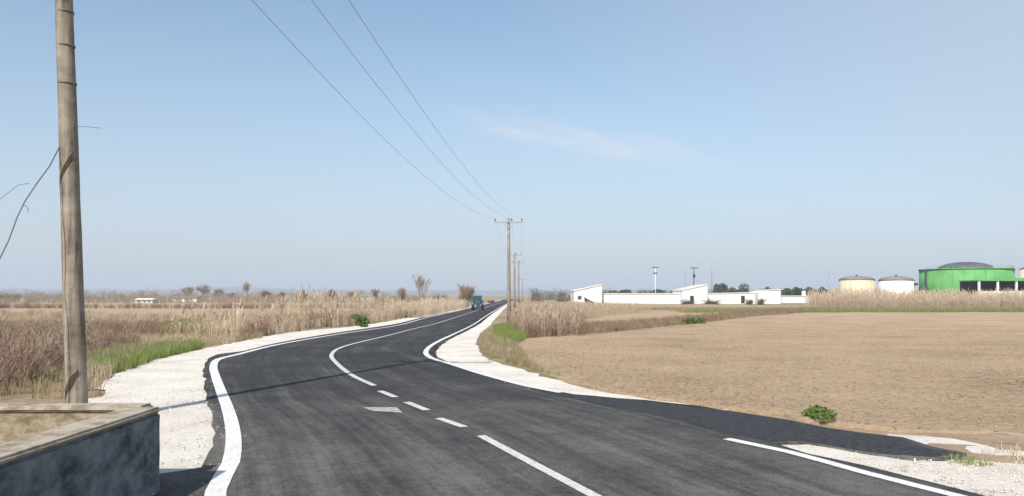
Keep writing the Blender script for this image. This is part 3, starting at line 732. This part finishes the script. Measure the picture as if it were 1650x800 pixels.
def leaf_cloud(rad, n, size, seed, lobes=6, fill=.5):
    r = np.random.default_rng(seed); C = r.normal(0, .42, (lobes, 3)); C[0] = 0; C[:, 2] *= .8; Rr = r.uniform(.42, .68, lobes)
    k = r.integers(0, lobes, n); d = r.normal(0, 1, (n, 3)); d /= np.linalg.norm(d, axis=1)[:, None]
    P = C[k]+d*(Rr[k]*r.uniform(fill, 1.06, n))[:, None]
    P = P*np.array(rad)
    a = r.normal(0, 1, (n, 3)); a /= np.linalg.norm(a, axis=1)[:, None]; b = np.cross(a, r.normal(0, 1, (n, 3))); b /= np.linalg.norm(b, axis=1)[:, None]
    s = size*r.uniform(.5, 1.4, n)[:, None]
    V = np.stack([P-a*s, P+b*s*.6, P+a*s, P-b*s*.6], 1).reshape(-1, 3)
    i = np.arange(n)*4; T = np.concatenate([np.stack([i, i+1, i+2], 1), np.stack([i, i+2, i+3], 1)])
    return V, T
def leafy(px, top, base_y, Y, width, label, seed, mat, n=900, size=.25, name='evergreen_tree', cat='tree', trunk=True):
    X, Z = xz(px, top, Y); gz = g(0, Y); h = Z-gz; W_ = width/F*Y
    o = root(name, (X, Y, gz), label, cat)
    zc = h*.58 if trunk else h*.45
    V, T = leaf_cloud((W_/2/.95, W_/2/.95, (h-zc)/.9), n, size, seed)
    V[:, 2] = np.maximum(V[:, 2]+zc, .02)
    if trunk:
        MB().tube([(0, 0, -.1), (.1, 0, zc*.6), (0, 0, zc)], [h*.035, h*.028, h*.018], 7).build('trunk', m_bark, o)
    else:
        mb = MB()
        for q in range(5): mb.tube([(0, 0, -.05), (random.uniform(-.3, .3)*W_, random.uniform(-.3, .3)*W_, h*.6)], [h*.02, h*.008], 4)
        mb.build('stem', m_bark, o)
    mesh_obj('crown' if trunk else 'foliage', V, T, mat, o)
    return o

bare_tree(678, 438, 190, 34, 'tall thin bare tree with see-through crown left of the road', 3, None, 5, 1.3, 3, .5, tf=.22, cloud=40, thick=.013)
bare_tree(684, 446, 196, 22, 'slightly shorter bare tree close behind the tall thin bare tree', 13, None, 5, 1.3, 3, .5, tf=.22, cloud=30, thick=.013)
bare_tree(752, 454, 165, 38, 'dense brown bare tree at the roadside just left of the tractor', 5, m_twig, 4, .9, 6, .6, thick=.028, tf=.12, cloud=5000)
bare_tree(708, 470, 180, 34, 'low rounded brown bush between the tall thin tree and the tractor', 6, m_twigred, 4, .4, 5, .9, 'bush', 'bare_bush', tf=.06, cloud=3500)
bare_tree(646, 461, 200, 24, 'small bare tree just left of the tall thin bare tree', 8, None, 4, .9, 5, .6, tf=.15, cloud=2000)
bare_tree(604, 462, 230, 18, 'narrow grey bare tree rising over the reeds', 9, None, 4, 1.0, 4, .5, tf=.15, cloud=1200)
bare_tree(488, 464, 210, 26, 'brown bushy bare tree behind the left end of the tall reeds', 10, m_twigred, 4, .8, 5, .8, tf=.1, cloud=3000)
bare_tree(398, 452, 380, 20, 'tall grey bare tree over the small pale hut on the left plain', 17, None, 4, 1.1, 4, .5)
for px, top, Y, wd, lab, sd_ in (
    (14, 473, 330, 52, 'wide brown bare thicket at the far left edge of the picture', 21),
    (196, 474, 520, 14, 'small dark bare tree just left of the long pale house', 22),
    (251, 472, 520, 16, 'small dark bare tree just right of the long pale house', 23),
    (303, 461, 520, 26, 'bare tree on the left side of the faint grey house', 24),
    (328, 458, 520, 34, 'tallest bare tree in the clump beside the faint grey house', 25),
    (352, 464, 500, 26, 'bare tree on the right end of the clump by the tiny white hut', 26),
    (373, 470, 450, 22, 'low bare tree left of the small pale hut', 27),
    (428, 467, 380, 24, 'bare tree between the tall grey tree and the reeds', 28),
    (455, 468, 360, 20, 'low grey bare tree just left of the brown bushy one', 29),
    (535, 466, 300, 22, 'grey bare tree behind the middle of the reed belt', 30),
    (565, 468, 320, 20, 'faint bare tree right of the middle of the reed belt', 31)):
    bare_tree(px, top, Y, wd, lab, sd_, None if sd_ % 2 else m_twigred, 4, .9, 5, .7, tf=.15, cloud=2500)
for px, top, Y, wd, lab, sd_ in (
    (865, 474, 190, 40, 'brown bare thicket right of the distant pole row', 41),
    (905, 473, 200, 44, 'brown bare thicket left of the first white building', 42),
    (835, 480, 170, 24, 'small brown thicket around the foot of the second distant pole', 43),
    (1108, 480.5, 212, 40, 'low dark brown bush in front of the middle slanted white block', 44),
    (1148, 481, 212, 46, 'low dark brown bush right of the middle slanted white block', 45),
    (1206, 480, 214, 22, 'dark rounded bush in front of the boxy white building', 46),
    (1228, 479, 213, 26, 'dark bush at the left corner of the boxy white building', 47),
    (790, 482, 260, 20, 'faint low thicket at the end of the road', 48)):
    bare_tree(px, top, Y, wd, lab, sd_, m_twigdark if px > 1100 else m_twigred, 3, .6, 6, .9, 'bush', 'bare_bush', tf=.05, cloud=4500)
for k, (px, top, wd, lab) in enumerate((
    (1000, 468, 46, 'dark tree strip showing over the left half of the long white building'), (1050, 468, 50, 'dark low tree behind the foot of the pale mast'), (1086, 466, 26, 'dark tree left of the dark crossarm pole'),
    (1157, 458, 22, 'tall dark tree right of the middle slanted white block'), (1177, 464, 26, 'second dark tree right of the middle slanted white block'),
    (1199, 460, 30, 'broad dark tree above the flat roofed shed'), (1222, 465, 22, 'dark tree left of the boxy white building'),
    (1241, 461, 20, 'dark tree rising straight above the boxy white building'), (1268, 465, 22, 'dark tree at the right shoulder of the boxy white building'),
    (1286, 461, 24, 'dark tree above the lowest white shed'), (1308, 464, 26, 'dark tree right of the little chimney'), (1326, 460, 18, 'dark tree just left of the thick grey post'))):
    leafy(px, top, 480, 300+7*k, wd, lab, 60+k, m_ever, 900, .42)
leafy(585, 510, 527, 62, 34, 'fresh green bush at the foot of the tall reeds', 80, m_bushg, 900, .09, 'green_bush', 'bush', False)
leafy(1313, 656, 681, 11.7, 72, 'lone bright green weed clump on the field edge', 81, m_bushg, 800, .026, 'green_weed', 'plant', False)
leafy(950, 519, 540, 55, 34, 'round green bush on the field margin left of the brown scrub', 82, m_bushg, 500, .09, 'green_bush', 'bush', False)
leafy(1118, 511, 524, 72, 46, 'wide green bush in the middle of the field margin', 83, m_bushg, 600, .1, 'green_bush', 'bush', False)

# ------------------------------------------------------------------ vegetation that nobody could count
def blade_tmpl(n, h, spread, lean, wd, seed, hvar=.4):
    r = np.random.default_rng(seed); V = []; T = []
    for i in range(n):
        a = r.uniform(0, 2*math.pi); rr = spread*math.sqrt(r.uniform()); x, y = rr*math.cos(a), rr*math.sin(a)
        hh = h*r.uniform(1-hvar, 1); la = r.uniform(0, 2*math.pi); l = lean*r.uniform(.2, 1)*hh; fa = r.uniform(0, math.pi)
        wx, wy = wd*math.cos(fa)/2, wd*math.sin(fa)/2; k = len(V)
        mx_, my_ = x+.3*l*math.cos(la), y+.3*l*math.sin(la); tx, ty = x+l*math.cos(la), y+l*math.sin(la)
        V += [(x-wx, y-wy, -.03), (x+wx, y+wy, -.03), (mx_-wx*.8, my_-wy*.8, hh*.6), (mx_+wx*.8, my_+wy*.8, hh*.6), (tx, ty, hh)]
        T += [(k, k+1, k+3), (k, k+3, k+2), (k+2, k+3, k+4)]
    return np.array(V), np.array(T)
def reed_tmpl(h, seed, n=4):
    r = np.random.default_rng(seed); V = []; T = []
    def strip(P, wd, fa):
        k = len(V); m = len(P)
        for i, p in enumerate(P):
            q = wd*(1-.6*i/(m-1))/2; V.append((p[0]-q*math.cos(fa), p[1]-q*math.sin(fa), p[2])); V.append((p[0]+q*math.cos(fa), p[1]+q*math.sin(fa), p[2]))
        for i in range(m-1): a = k+2*i; T.extend([(a, a+1, a+3), (a, a+3, a+2)])
    for j in range(n):
        x, y = r.uniform(-.3, .3, 2); hh = h*r.uniform(.62, 1.05); a = r.uniform(0, 6.28); l = hh*r.uniform(.02, .16)
        top = (x+l*math.cos(a), y+l*math.sin(a), hh); mid = (x+l*.3*math.cos(a), y+l*.3*math.sin(a), hh*.55)
        strip([(x, y, -.05), mid, top], .028, r.uniform(0, 3.14))
        for q in range(5):                       # leaves
            s = r.uniform(.25, .85); z_ = hh*s; b = r.uniform(0, 6.28); ln = r.uniform(.3, .6)
            bx, by = x+l*s*s*math.cos(a), y+l*s*s*math.sin(a)
            strip([(bx, by, z_), (bx+ln*.5*math.cos(b), by+ln*.5*math.sin(b), z_+.28*ln), (bx+ln*math.cos(b), by+ln*math.sin(b), z_+.05*ln)], .035, b+1.57)
        if r.uniform() < .7:                    # plume
            for q in range(2):
                strip([(top[0], top[1], hh-.08), (top[0]+.05*math.cos(a), top[1]+.05*math.sin(a), hh+.14), (top[0]+.14*math.cos(a), top[1]+.14*math.sin(a), hh+.30)], .085, r.uniform(0, 3.14))
    return np.array(V), np.array(T)
def shrub_tmpl(h, seed, n=26):
    r = np.random.default_rng(seed); V = []; T = []
    def tw(p, q, wd):
        k = len(V); f = r.uniform(0, 3.14); c, s = math.cos(f)*wd/2, math.sin(f)*wd/2
        V.extend([(p[0]-c, p[1]-s, p[2]), (p[0]+c, p[1]+s, p[2]), (q[0]+c*.4, q[1]+s*.4, q[2]), (q[0]-c*.4, q[1]-s*.4, q[2])]); T.extend([(k, k+1, k+2), (k, k+2, k+3)])
    for i in range(n):
        a = r.uniform(0, 6.28); sp = r.uniform(.1, .75)*h; hh = h*r.uniform(.4, 1)
        q = (sp*math.cos(a), sp*math.sin(a), hh); p = (0.1*math.cos(a), .1*math.sin(a), -.03); m = (q[0]*.4, q[1]*.4, hh*.6)
        tw(p, m, .022); tw(m, q, .016)
        for j in range(4):
            s = r.uniform(.2, 1); b0 = tuple(m[c]+(q[c]-m[c])*s for c in range(3)); d = r.normal(0, .16*h, 3); d[2] = abs(d[2])
            tw(b0, (b0[0]+d[0], b0[1]+d[1], b0[2]+d[2]), .013)
    return np.array(V), np.array(T)

def sample(poly, dens, near=20.0, pw=1.0, avoid=None):
    """random points in a world polygon; density per square metre falls off beyond `near`"""
    xs = [p[0] for p in poly]; ys = [p[1] for p in poly]; A = (max(xs)-min(xs))*(max(ys)-min(ys)); n = int(A*dens)
    n = min(n, 2500000)
    X = RNG.uniform(min(xs), max(xs), n); Y = RNG.uniform(min(ys), max(ys), n)
    k = RNG.uniform(0, 1, n) < np.minimum(1, (near/np.maximum(Y, 1))**pw)
    X = X[k]; Y = Y[k]; k = inpoly(X, Y, poly); X = X[k]; Y = Y[k]
    for a in avoid or (): k = ~inpoly(X, Y, a); X = X[k]; Y = Y[k]
    return X, Y
def gv(Y):
    t_ = np.clip((Y-18)/62, 0, 1); return -.9*t_*t_*(3-2*t_)
def scatter(name, XY, tmpls, mat, label, smin=.7, smax=1.2, zoff=0.0, patch=0, far=0.0, hmod=0.0):
    X, Y = XY
    if patch:
        nz = np.array([noise.noise(Vector((x*.12, y*.07, patch))) for x, y in zip(X, Y)]); k = nz > -.05+.12*RNG.uniform(-1, 1, len(X)); X = X[k]; Y = Y[k]
    n = len(X); idx = RNG.integers(0, len(tmpls), n); Vs = []; Ts = []; off = 0
    for q, (tv, tt) in enumerate(tmpls):
        m = idx == q; c = m.sum()
        if not c: continue
        s = RNG.uniform(smin, smax, c)
        if hmod: s = s*np.array([1+hmod*(noise.noise(Vector((x_*.35, y_*.16, 2)))+.7*noise.noise(Vector((x_*.9, y_*.5, 8)))) for x_, y_ in zip(X[m], Y[m])])
        a = RNG.uniform(0, 6.28, c); wsx = 1+far*np.maximum(0, Y[m]-20)/40
        ca, sa = np.cos(a)[:, None], np.sin(a)[:, None]
        x = (tv[None, :, 0]*ca-tv[None, :, 1]*sa)*(s*wsx)[:, None]+X[m][:, None]; y = (tv[None, :, 0]*sa+tv[None, :, 1]*ca)*(s*wsx)[:, None]+Y[m][:, None]
        z = tv[None, :, 2]*s[:, None]+(gv(Y[m])+zoff)[:, None]
        Vs.append(np.stack([x, y, z], 2).reshape(-1, 3)); Ts.append((tt[None]+(np.arange(c)*len(tv))[:, None, None]+off).reshape(-1, 3)); off += c*len(tv)
    o = mesh_obj(name, np.concatenate(Vs), np.concatenate(Ts), mat)
    return tag(o, label, kind='stuff')

reedT = [reed_tmpl(2.5, s) for s in range(5)]
lowreedT = [reed_tmpl(1.5, s+20) for s in range(4)]
tuftT = [blade_tmpl(16, .42, .16, .6, .014, s) for s in range(5)]
bigtuftT = [blade_tmpl(18, .75, .25, .55, .022, s+9) for s in range(5)]
shortT = [blade_tmpl(12, .16, .12, .7, .012, s+30) for s in range(4)]
shrubT = [shrub_tmpl(.9, s) for s in range(5)]

# tall reeds left of the road
rp = ws([(385, 549), (440, 538), (500, 530.5), (560, 525.5), (605, 520), (640, 513)])+[(-11.3, 95), (-10.4, 125), (-13.5, 125), (-15.5, 90), (-16, 65), (-17.5, 48), (-17, 38)]
rpt = ws([(475, 531), (500, 529), (560, 524), (600, 520), (612, 518)])+[(-14.2, 82), (-15.5, 72), (-17, 50)]
scatter('tall_reeds', sample(rpt, 12), reedT, m_reed, 'tall straw coloured reeds along the left roadside', .7, 1.15, hmod=.35)
scatter('low_reeds', sample(rp, 3.5), lowreedT, m_reed, 'shorter dry reeds thinning out along the left roadside', .25, .8, hmod=.8)
scatter('low_reeds', sample([(-11.0, 92), (-9.9, 140), (-9.2, 170), (-13, 190), (-16, 140), (-16, 92)], 5, 200), lowreedT, m_reed, 'distant band of dry reeds left of the road towards the tractor', .4, 1.05, hmod=.6)
under = ws([(385, 550), (440, 539), (500, 531.5), (560, 526.5), (605, 521), (680, 507.5)])+[(-12, 100), (-13.5, 80), (-14, 55), (-14, 40)]
scatter('dry_undergrowth', sample(rpt, 1.6), shrubT, m_twig, 'grey brown brush mixed into the tall reeds at left', 1.0, 2.0, hmod=.4)
scatter('verge_weeds', sample([(x_+.0, y_) for x_, y_ in under], 7), tuftT, m_olive, 'olive weeds at the foot of the left reeds', .4, 1.1, patch=6.6)
scatter('dry_undergrowth', sample(under, 8), shrubT, m_twigred, 'dark brown undergrowth at the foot of the left reeds', .4, 1.1, hmod=.6)
# left scrub field
lv = [(-9.0, 14.0), (-8.9, 14.2)]+ws([(157, 642), (160, 622), (184, 600), (250, 579.5), (330, 560.5), (382, 550)])+[(-16, 40), (-17, 52), (-60, 60), (-45, 30), (-24, 15), (-16, 13)]
scatter('dry_grass', sample(lv, 9, 18, 1.0), bigtuftT, m_straw, 'dry straw grass over the left verge', .25, .6, patch=1.5, far=.25)
lv2 = [(-9.3, 13.5), (-10.2, 16.5), (-12, 21), (-13.5, 27), (-17, 37), (-24, 58), (-75, 62), (-45, 30), (-20, 15)]
scatter('dry_scrub', sample(lv2, 4.5, 22, .8), shrubT, m_twig, 'grey brown leafless scrub on the left verge', .4, 1.0, hmod=.5, patch=4.4)
scatter('dry_scrub', sample(lv2, 3.5, 22, .8), shrubT, m_twigred, 'red brown leafless scrub scattered on the left verge', .4, .95, patch=7.1)
scatter('verge_weeds', sample(lv, 6, 20, 1.0), tuftT, m_olive, 'olive weeds between the dry grass on the left verge', .5, 1.0, patch=9.3, far=.2)
gp = ws([(150, 604), (200, 600), (250, 581), (325, 563), (330, 557), (280, 560), (220, 568), (160, 577), (145, 590)])
scatter('green_grass', sample(gp, 60), tuftT, m_grass, 'fresh green grass along the edge of the left gravel', .5, 1.0)
scatter('green_grass', sample(ws([(270, 536), (330, 531), (335, 523), (300, 521), (268, 527)]), 9, 60), bigtuftT, m_grass, 'green patch further back in the left scrub', .6, 1.0)
scatter('green_grass', sample(ws([(30, 612), (110, 600), (115, 590), (60, 590), (20, 600)]), 18), tuftT, m_olive, 'olive grass left of the near pole', .5, .9)
scatter('green_grass', sample(ws([(380, 552), (420, 546), (425, 541), (385, 545)]), 14, 60), tuftT, m_olive, 'olive fringe at the left gravel beside the reeds', .5, .9)
scatter('dry_stubble', sample([(-4.6, 8.6), (-7.4, 10.2), (-9.2, 14.5), (-16, 14), (-22, 15), (-16, 8.2)], 9), shortT, m_straw, 'short dry stubble on the bare ground round the foot of the near pole', .35, .9, patch=3.3)
scatter('green_grass', sample(ws([(140, 552), (200, 546), (270, 545), (330, 538), (330, 530), (260, 532), (140, 540)]), 5, 60), bigtuftT, m_olive, 'olive green streak through the left scrub behind the near pole', .6, 1.1)
scatter('green_grass', sample(ws([(160, 590), (205, 585), (245, 574), (240, 566), (170, 574)]), 8), bigtuftT, m_olive, 'olive weeds behind the green grass at the left gravel', .4, .8)
scatter('dark_brush', sample(ws([(50, 611), (112, 603), (112, 596), (70, 596)]), 16), shrubT, m_twigdark, 'dark dead brush left of the foot of the near pole', .3, .55)
# mid-distance rough field left and the hedge behind it
scatter('dry_grass', sample([(-16, 62), (-16, 104), (-100, 104), (-75, 62)], .9, 100), bigtuftT, m_straw, 'rough dry grass in the middle distance at left', .6, 1.3, far=.25, patch=2.2)
scatter('dry_scrub', sample([(-16, 62), (-17, 100), (-95, 100), (-70, 62)], .16, 100), shrubT, m_twig, 'scattered grey scrub in the middle distance at left', .7, 1.3, patch=5.2)
scatter('hedge', sample([(-22, 150), (-23, 158), (-140, 165), (-140, 158)], .9, 300), shrubT, m_twigred, 'long dark brown hedge across the left plain', .6, 1.3, hmod=.5)
scatter('far_scrub', sample([(-30, 250), (-35, 330), (-330, 360), (-280, 260)], .035, 900), shrubT, m_twig, 'faint far scrub beyond the left hedge', 1.2, 2.6, hmod=.8)
scatter('far_scrub', sample([(-50, 400), (-50, 560), (-520, 600), (-440, 400)], .012, 900), shrubT, m_twig, 'hazy line of far scrub and low trees on the left plain', 2.2, 5.0, hmod=.9)
scatter('far_scrub', sample([(10, 350), (10, 500), (600, 600), (500, 400)], .012, 900), shrubT, m_ever, 'hazy dark far scrub behind the farm buildings', 2.2, 5.5, hmod=.6)
# right side
bp = ws([(779, 538), (773, 552), (778, 566), (791, 579.5), (844, 594), (899, 610.5), (908, 611), (866, 594), (846, 580), (834, 560), (838, 545), (838, 530), (815, 522)])
scatter('green_grass', sample(bp, 14), tuftT, m_grass, 'green grass mottling the bank inside the right bend', .2, .6, patch=12.1)
scatter('bank_grass', sample(bp, 34), tuftT, m_olive, 'olive grass on the bank inside the right bend', .25, .7)
scatter('bank_grass', sample(bp, 3), tuftT, m_straw, 'dry straw tufts on the bank inside the right bend', .35, .8)
scatter('green_grass', sample(ws([(797, 538), (800, 528), (830, 527), (848, 538), (845, 548), (832, 556), (815, 552)]), 40, 60), tuftT, m_grass, 'lush green grass at the corner of the ploughed field', .6, 1.1)
pr_p = ws([(822, 524), (838, 545), (880, 543.5), (935, 540.5), (930, 521), (900, 505)])+[(1.0, 110), (.2, 85)]
scatter('pinkish_reeds', sample(pr_p, 6, 200), lowreedT, m_reedpink, 'pinkish dry reeds beyond the tip of the ploughed field', .28, .78, hmod=.6)
scatter('dry_scrub', sample(pr_p, 2.5, 200), shrubT, m_twigred, 'red brown scrub among the pinkish reeds', .5, 1.1, hmod=.5)
scatter('dry_grass', sample([(-.2, 80), (1, 108), (-.4, 180), (16, 180), (24, 130), (10, 100)], 1.6, 200), lowreedT, m_straw, 'dry tall grass behind the pinkish reeds', .4, .9)
mg = ws([(935, 540), (1010, 532.5), (1080, 525), (1200, 511), (1260, 506), (1310, 503), (1310, 500), (1200, 506), (1080, 518), (1000, 526), (935, 532)])
scatter('field_margin_scrub', sample(mg, 3, 200), shrubT, m_twigred, 'brown scrub along the margin between the two right fields', .35, .8)
scatter('field_margin_grass', sample(mg, 8, 200), bigtuftT, m_olive, 'olive grass along the margin between the two right fields', .4, .8)
scatter('field_margin_grass', sample([(26, 118), (48, 119), (80, 126), (150, 128), (270, 130), (270, 146), (60, 142), (30, 130)], 3.4, 300), bigtuftT, m_grass, 'green strip along the far edge of the ploughed field', .5, 1.0, far=.15)
scatter('field_margin_grass', sample([(26, 118), (48, 119), (80, 126), (150, 128), (270, 130), (270, 149), (60, 145), (26, 130)], 1.0, 300), bigtuftT, m_olive, 'olive weeds along the far edge of the ploughed field', .6, 1.2, far=.15)
scatter('dry_grass', sample([(12, 160), (60, 163), (62, 220), (18, 220)], .8, 300), bigtuftT, m_straw, 'dry grass in front of the white farm buildings', .3, .6, far=.15)
scatter('dry_grass', sample([(14, 140), (70, 146), (70, 152), (14, 148)], 2, 300), bigtuftT, m_olive, 'olive grass line in front of the white farm buildings', .5, .9, far=.15)
scatter('tall_reeds', sample([(66, 170), (115, 172), (150, 170), (160, 186), (70, 186)], 3.2, 300), reedT, m_reed, 'tall dry reeds in front of the tanks at right', .65, 1.4, hmod=.45)
scatter('tall_reeds', sample([(66, 164), (150, 165), (160, 170), (66, 170)], 1.2, 300), lowreedT, m_reedpink, 'brown lower reeds in front of the tall reeds at right', .8, 1.5)
scatter('green_grass', sample(ws([(1525, 748), (1545, 741), (1590, 747), (1592, 755), (1545, 756)]), 150), shortT, m_grass, 'small green grass patch at the end of the side road', .4, .9)
scatter('dry_grass', sample(ws([(1600, 745), (1680, 750), (1750, 740), (1650, 722), (1560, 740)]), 22), shortT, m_straw, 'sparse dry stubble on the dirt at the right edge', .5, 1.0)

# clods and stones
def rock_tmpl(seed, s):
    r = np.random.default_rng(seed)
    V = np.array([(1, 0, 0), (-1, 0, 0), (0, 1, 0), (0, -1, 0), (0, 0, .75), (0, 0, -.5)])*r.uniform(.6, 1.2, (6, 1))*s+r.normal(0, .12*s, (6, 3))
    T = [(0, 2, 4), (2, 1, 4), (1, 3, 4), (3, 0, 4), (2, 0, 5), (1, 2, 5), (3, 1, 5), (0, 3, 5)]
    return V, np.array(T)
clodT = [rock_tmpl(s, .035) for s in range(6)]
FPn = [p for p in FP]
X, Y = sample([(1, 11), (7, 10.5), (14, 8.8), (40, 10), (60, 40), (60, 70), (3, 70), (-.5, 30)], 34, 14, 1.6)
k = inpoly(X, Y, FPn); X, Y = X[k], Y[k]
scatter('soil_clods', (X, Y), clodT, m_clod, 'loose clods of earth over the ploughed field', .25, 1.0, zoff=.045, far=1.0)
stT = [rock_tmpl(s+50, .014) for s in range(6)]
for poly, dn, lab, zo in ((LGP, 60, 'loose stones on the left gravel shoulder', .02), (IGP, 160, 'loose stones on the right gravel island', .03), (RGP, 30, 'loose stones on the right gravel shoulder', .022)):
    X, Y = sample(poly, dn, 9, 1.6); k = (Y < 45) & (Y > 6); scatter('gravel_stones', (X[k], Y[k]), stT, m_stone, lab, .4, 1.7, zoff=zo)

for line, lab in ((left, 'stray stones rolled onto the asphalt along the left edge'), (rl, 'stray stones rolled onto the asphalt inside the right bend')):
    P = smooth([p for p in line if 6 < p[1] < 45], .5); n_ = 260
    k = RNG.integers(0, len(P), n_); X = np.array([P[i][0] for i in k])+RNG.normal(0, .22, n_)+(-.22 if line is left else .22); Y = np.array([P[i][1] for i in k])+RNG.uniform(-.3, .3, n_)
    scatter('gravel_stones', (X, Y), stT, m_stone, lab, .3, 1.1, zoff=.062)

# ------------------------------------------------------------------ tractor
tr = root('tractor', (-6.1, 138, -.845), 'teal farm tractor driving towards the camera far down the road', 'tractor', rz=math.radians(4))
mb = MB(); mb.prism([(-.38, .75), (.38, .75), (.38, 1.35), (.26, 1.55), (-.26, 1.55), (-.38, 1.35)], -1.75, .1); mb.build('hood', m_teal, tr)
MB().box((0, -1.765, 1.1), (.56, .03, .5)).build('grille', m_dark, tr)
for s in (-1, 1): MB().lathe([(.08, 0), (.08, .03)], (s*.2, -1.80, 1.38), 10).build('headlight', m_lamp, tr)
MB().box((0, -.3, .62), (.5, 3.0, .26)).build('chassis', m_dark, tr)
cab = MB().prism([(-.72, 1.0), (.72, 1.0), (.66, 2.38), (-.66, 2.38)], .12, 1.45).build('cab', m_glass, tr)
for sx in (-1, 1):
    for yy_ in (.11, 1.46): MB().tube([(sx*.73, yy_, 1.0), (sx*.67, yy_, 2.38)], .045, 6).build('cab_post', m_dark, cab)
MB().prism([(-.78, 2.39), (.78, 2.39), (.72, 2.58), (-.72, 2.58)], -.02, 1.6).build('roof', m_teal, tr)
MB().tube([(.30, -.5, 1.5), (.30, -.5, 2.3)], .045, 8).build('exhaust_pipe', m_dark, tr)
def wheel(x, y, r_, wd, name):
    o = bpy.data.objects.new(name, None); COL.objects.link(o); o.parent = tr; o.location = (x, y, r_)
    MB().lathe([(r_*.55, -wd/2), (r_*.9, -wd/2), (r_, -wd*.35), (r_, wd*.35), (r_*.9, wd/2), (r_*.55, wd/2)], n=24, axis='x').build('tyre', m_tyre, o)
    MB().lathe([(r_*.54, -wd*.3), (r_*.2, -wd*.38), (r_*.2, wd*.38), (r_*.54, wd*.3)], n=20, axis='x').build('rim', m_rim, o)
for s in (-1, 1):
    wheel(s*.86, .95, .80, .46, 'rear_wheel'); wheel(s*.74, -1.25, .52, .32, 'front_wheel')
    mb = MB(); P = []
    for q in np.linspace(.15, math.pi-.15, 9): P.append((.95+.9*math.cos(q), .80+.9*math.sin(q)))
    V = [(s*.62, y_, z_) for y_, z_ in P]+[(s*1.10, y_, z_) for y_, z_ in P]+[(s*.62, y_, z_+.05) for y_, z_ in P]+[(s*1.10, y_, z_+.05) for y_, z_ in P]
    n = 9; Fc = []
    for i in range(n-1): Fc += [(i, i+1, n+i+1, n+i), (2*n+i, 3*n+i, 3*n+i+1, 2*n+i+1), (i, 2*n+i, 2*n+i+1, i+1), (n+i, n+i+1, 3*n+i+1, 3*n+i)]
    Fc += [(0, n, 3*n, 2*n), (n-1, 3*n-1, 4*n-1, 2*n-1)]
    mb.add(V, Fc).build('mudguard', m_teal, tr)
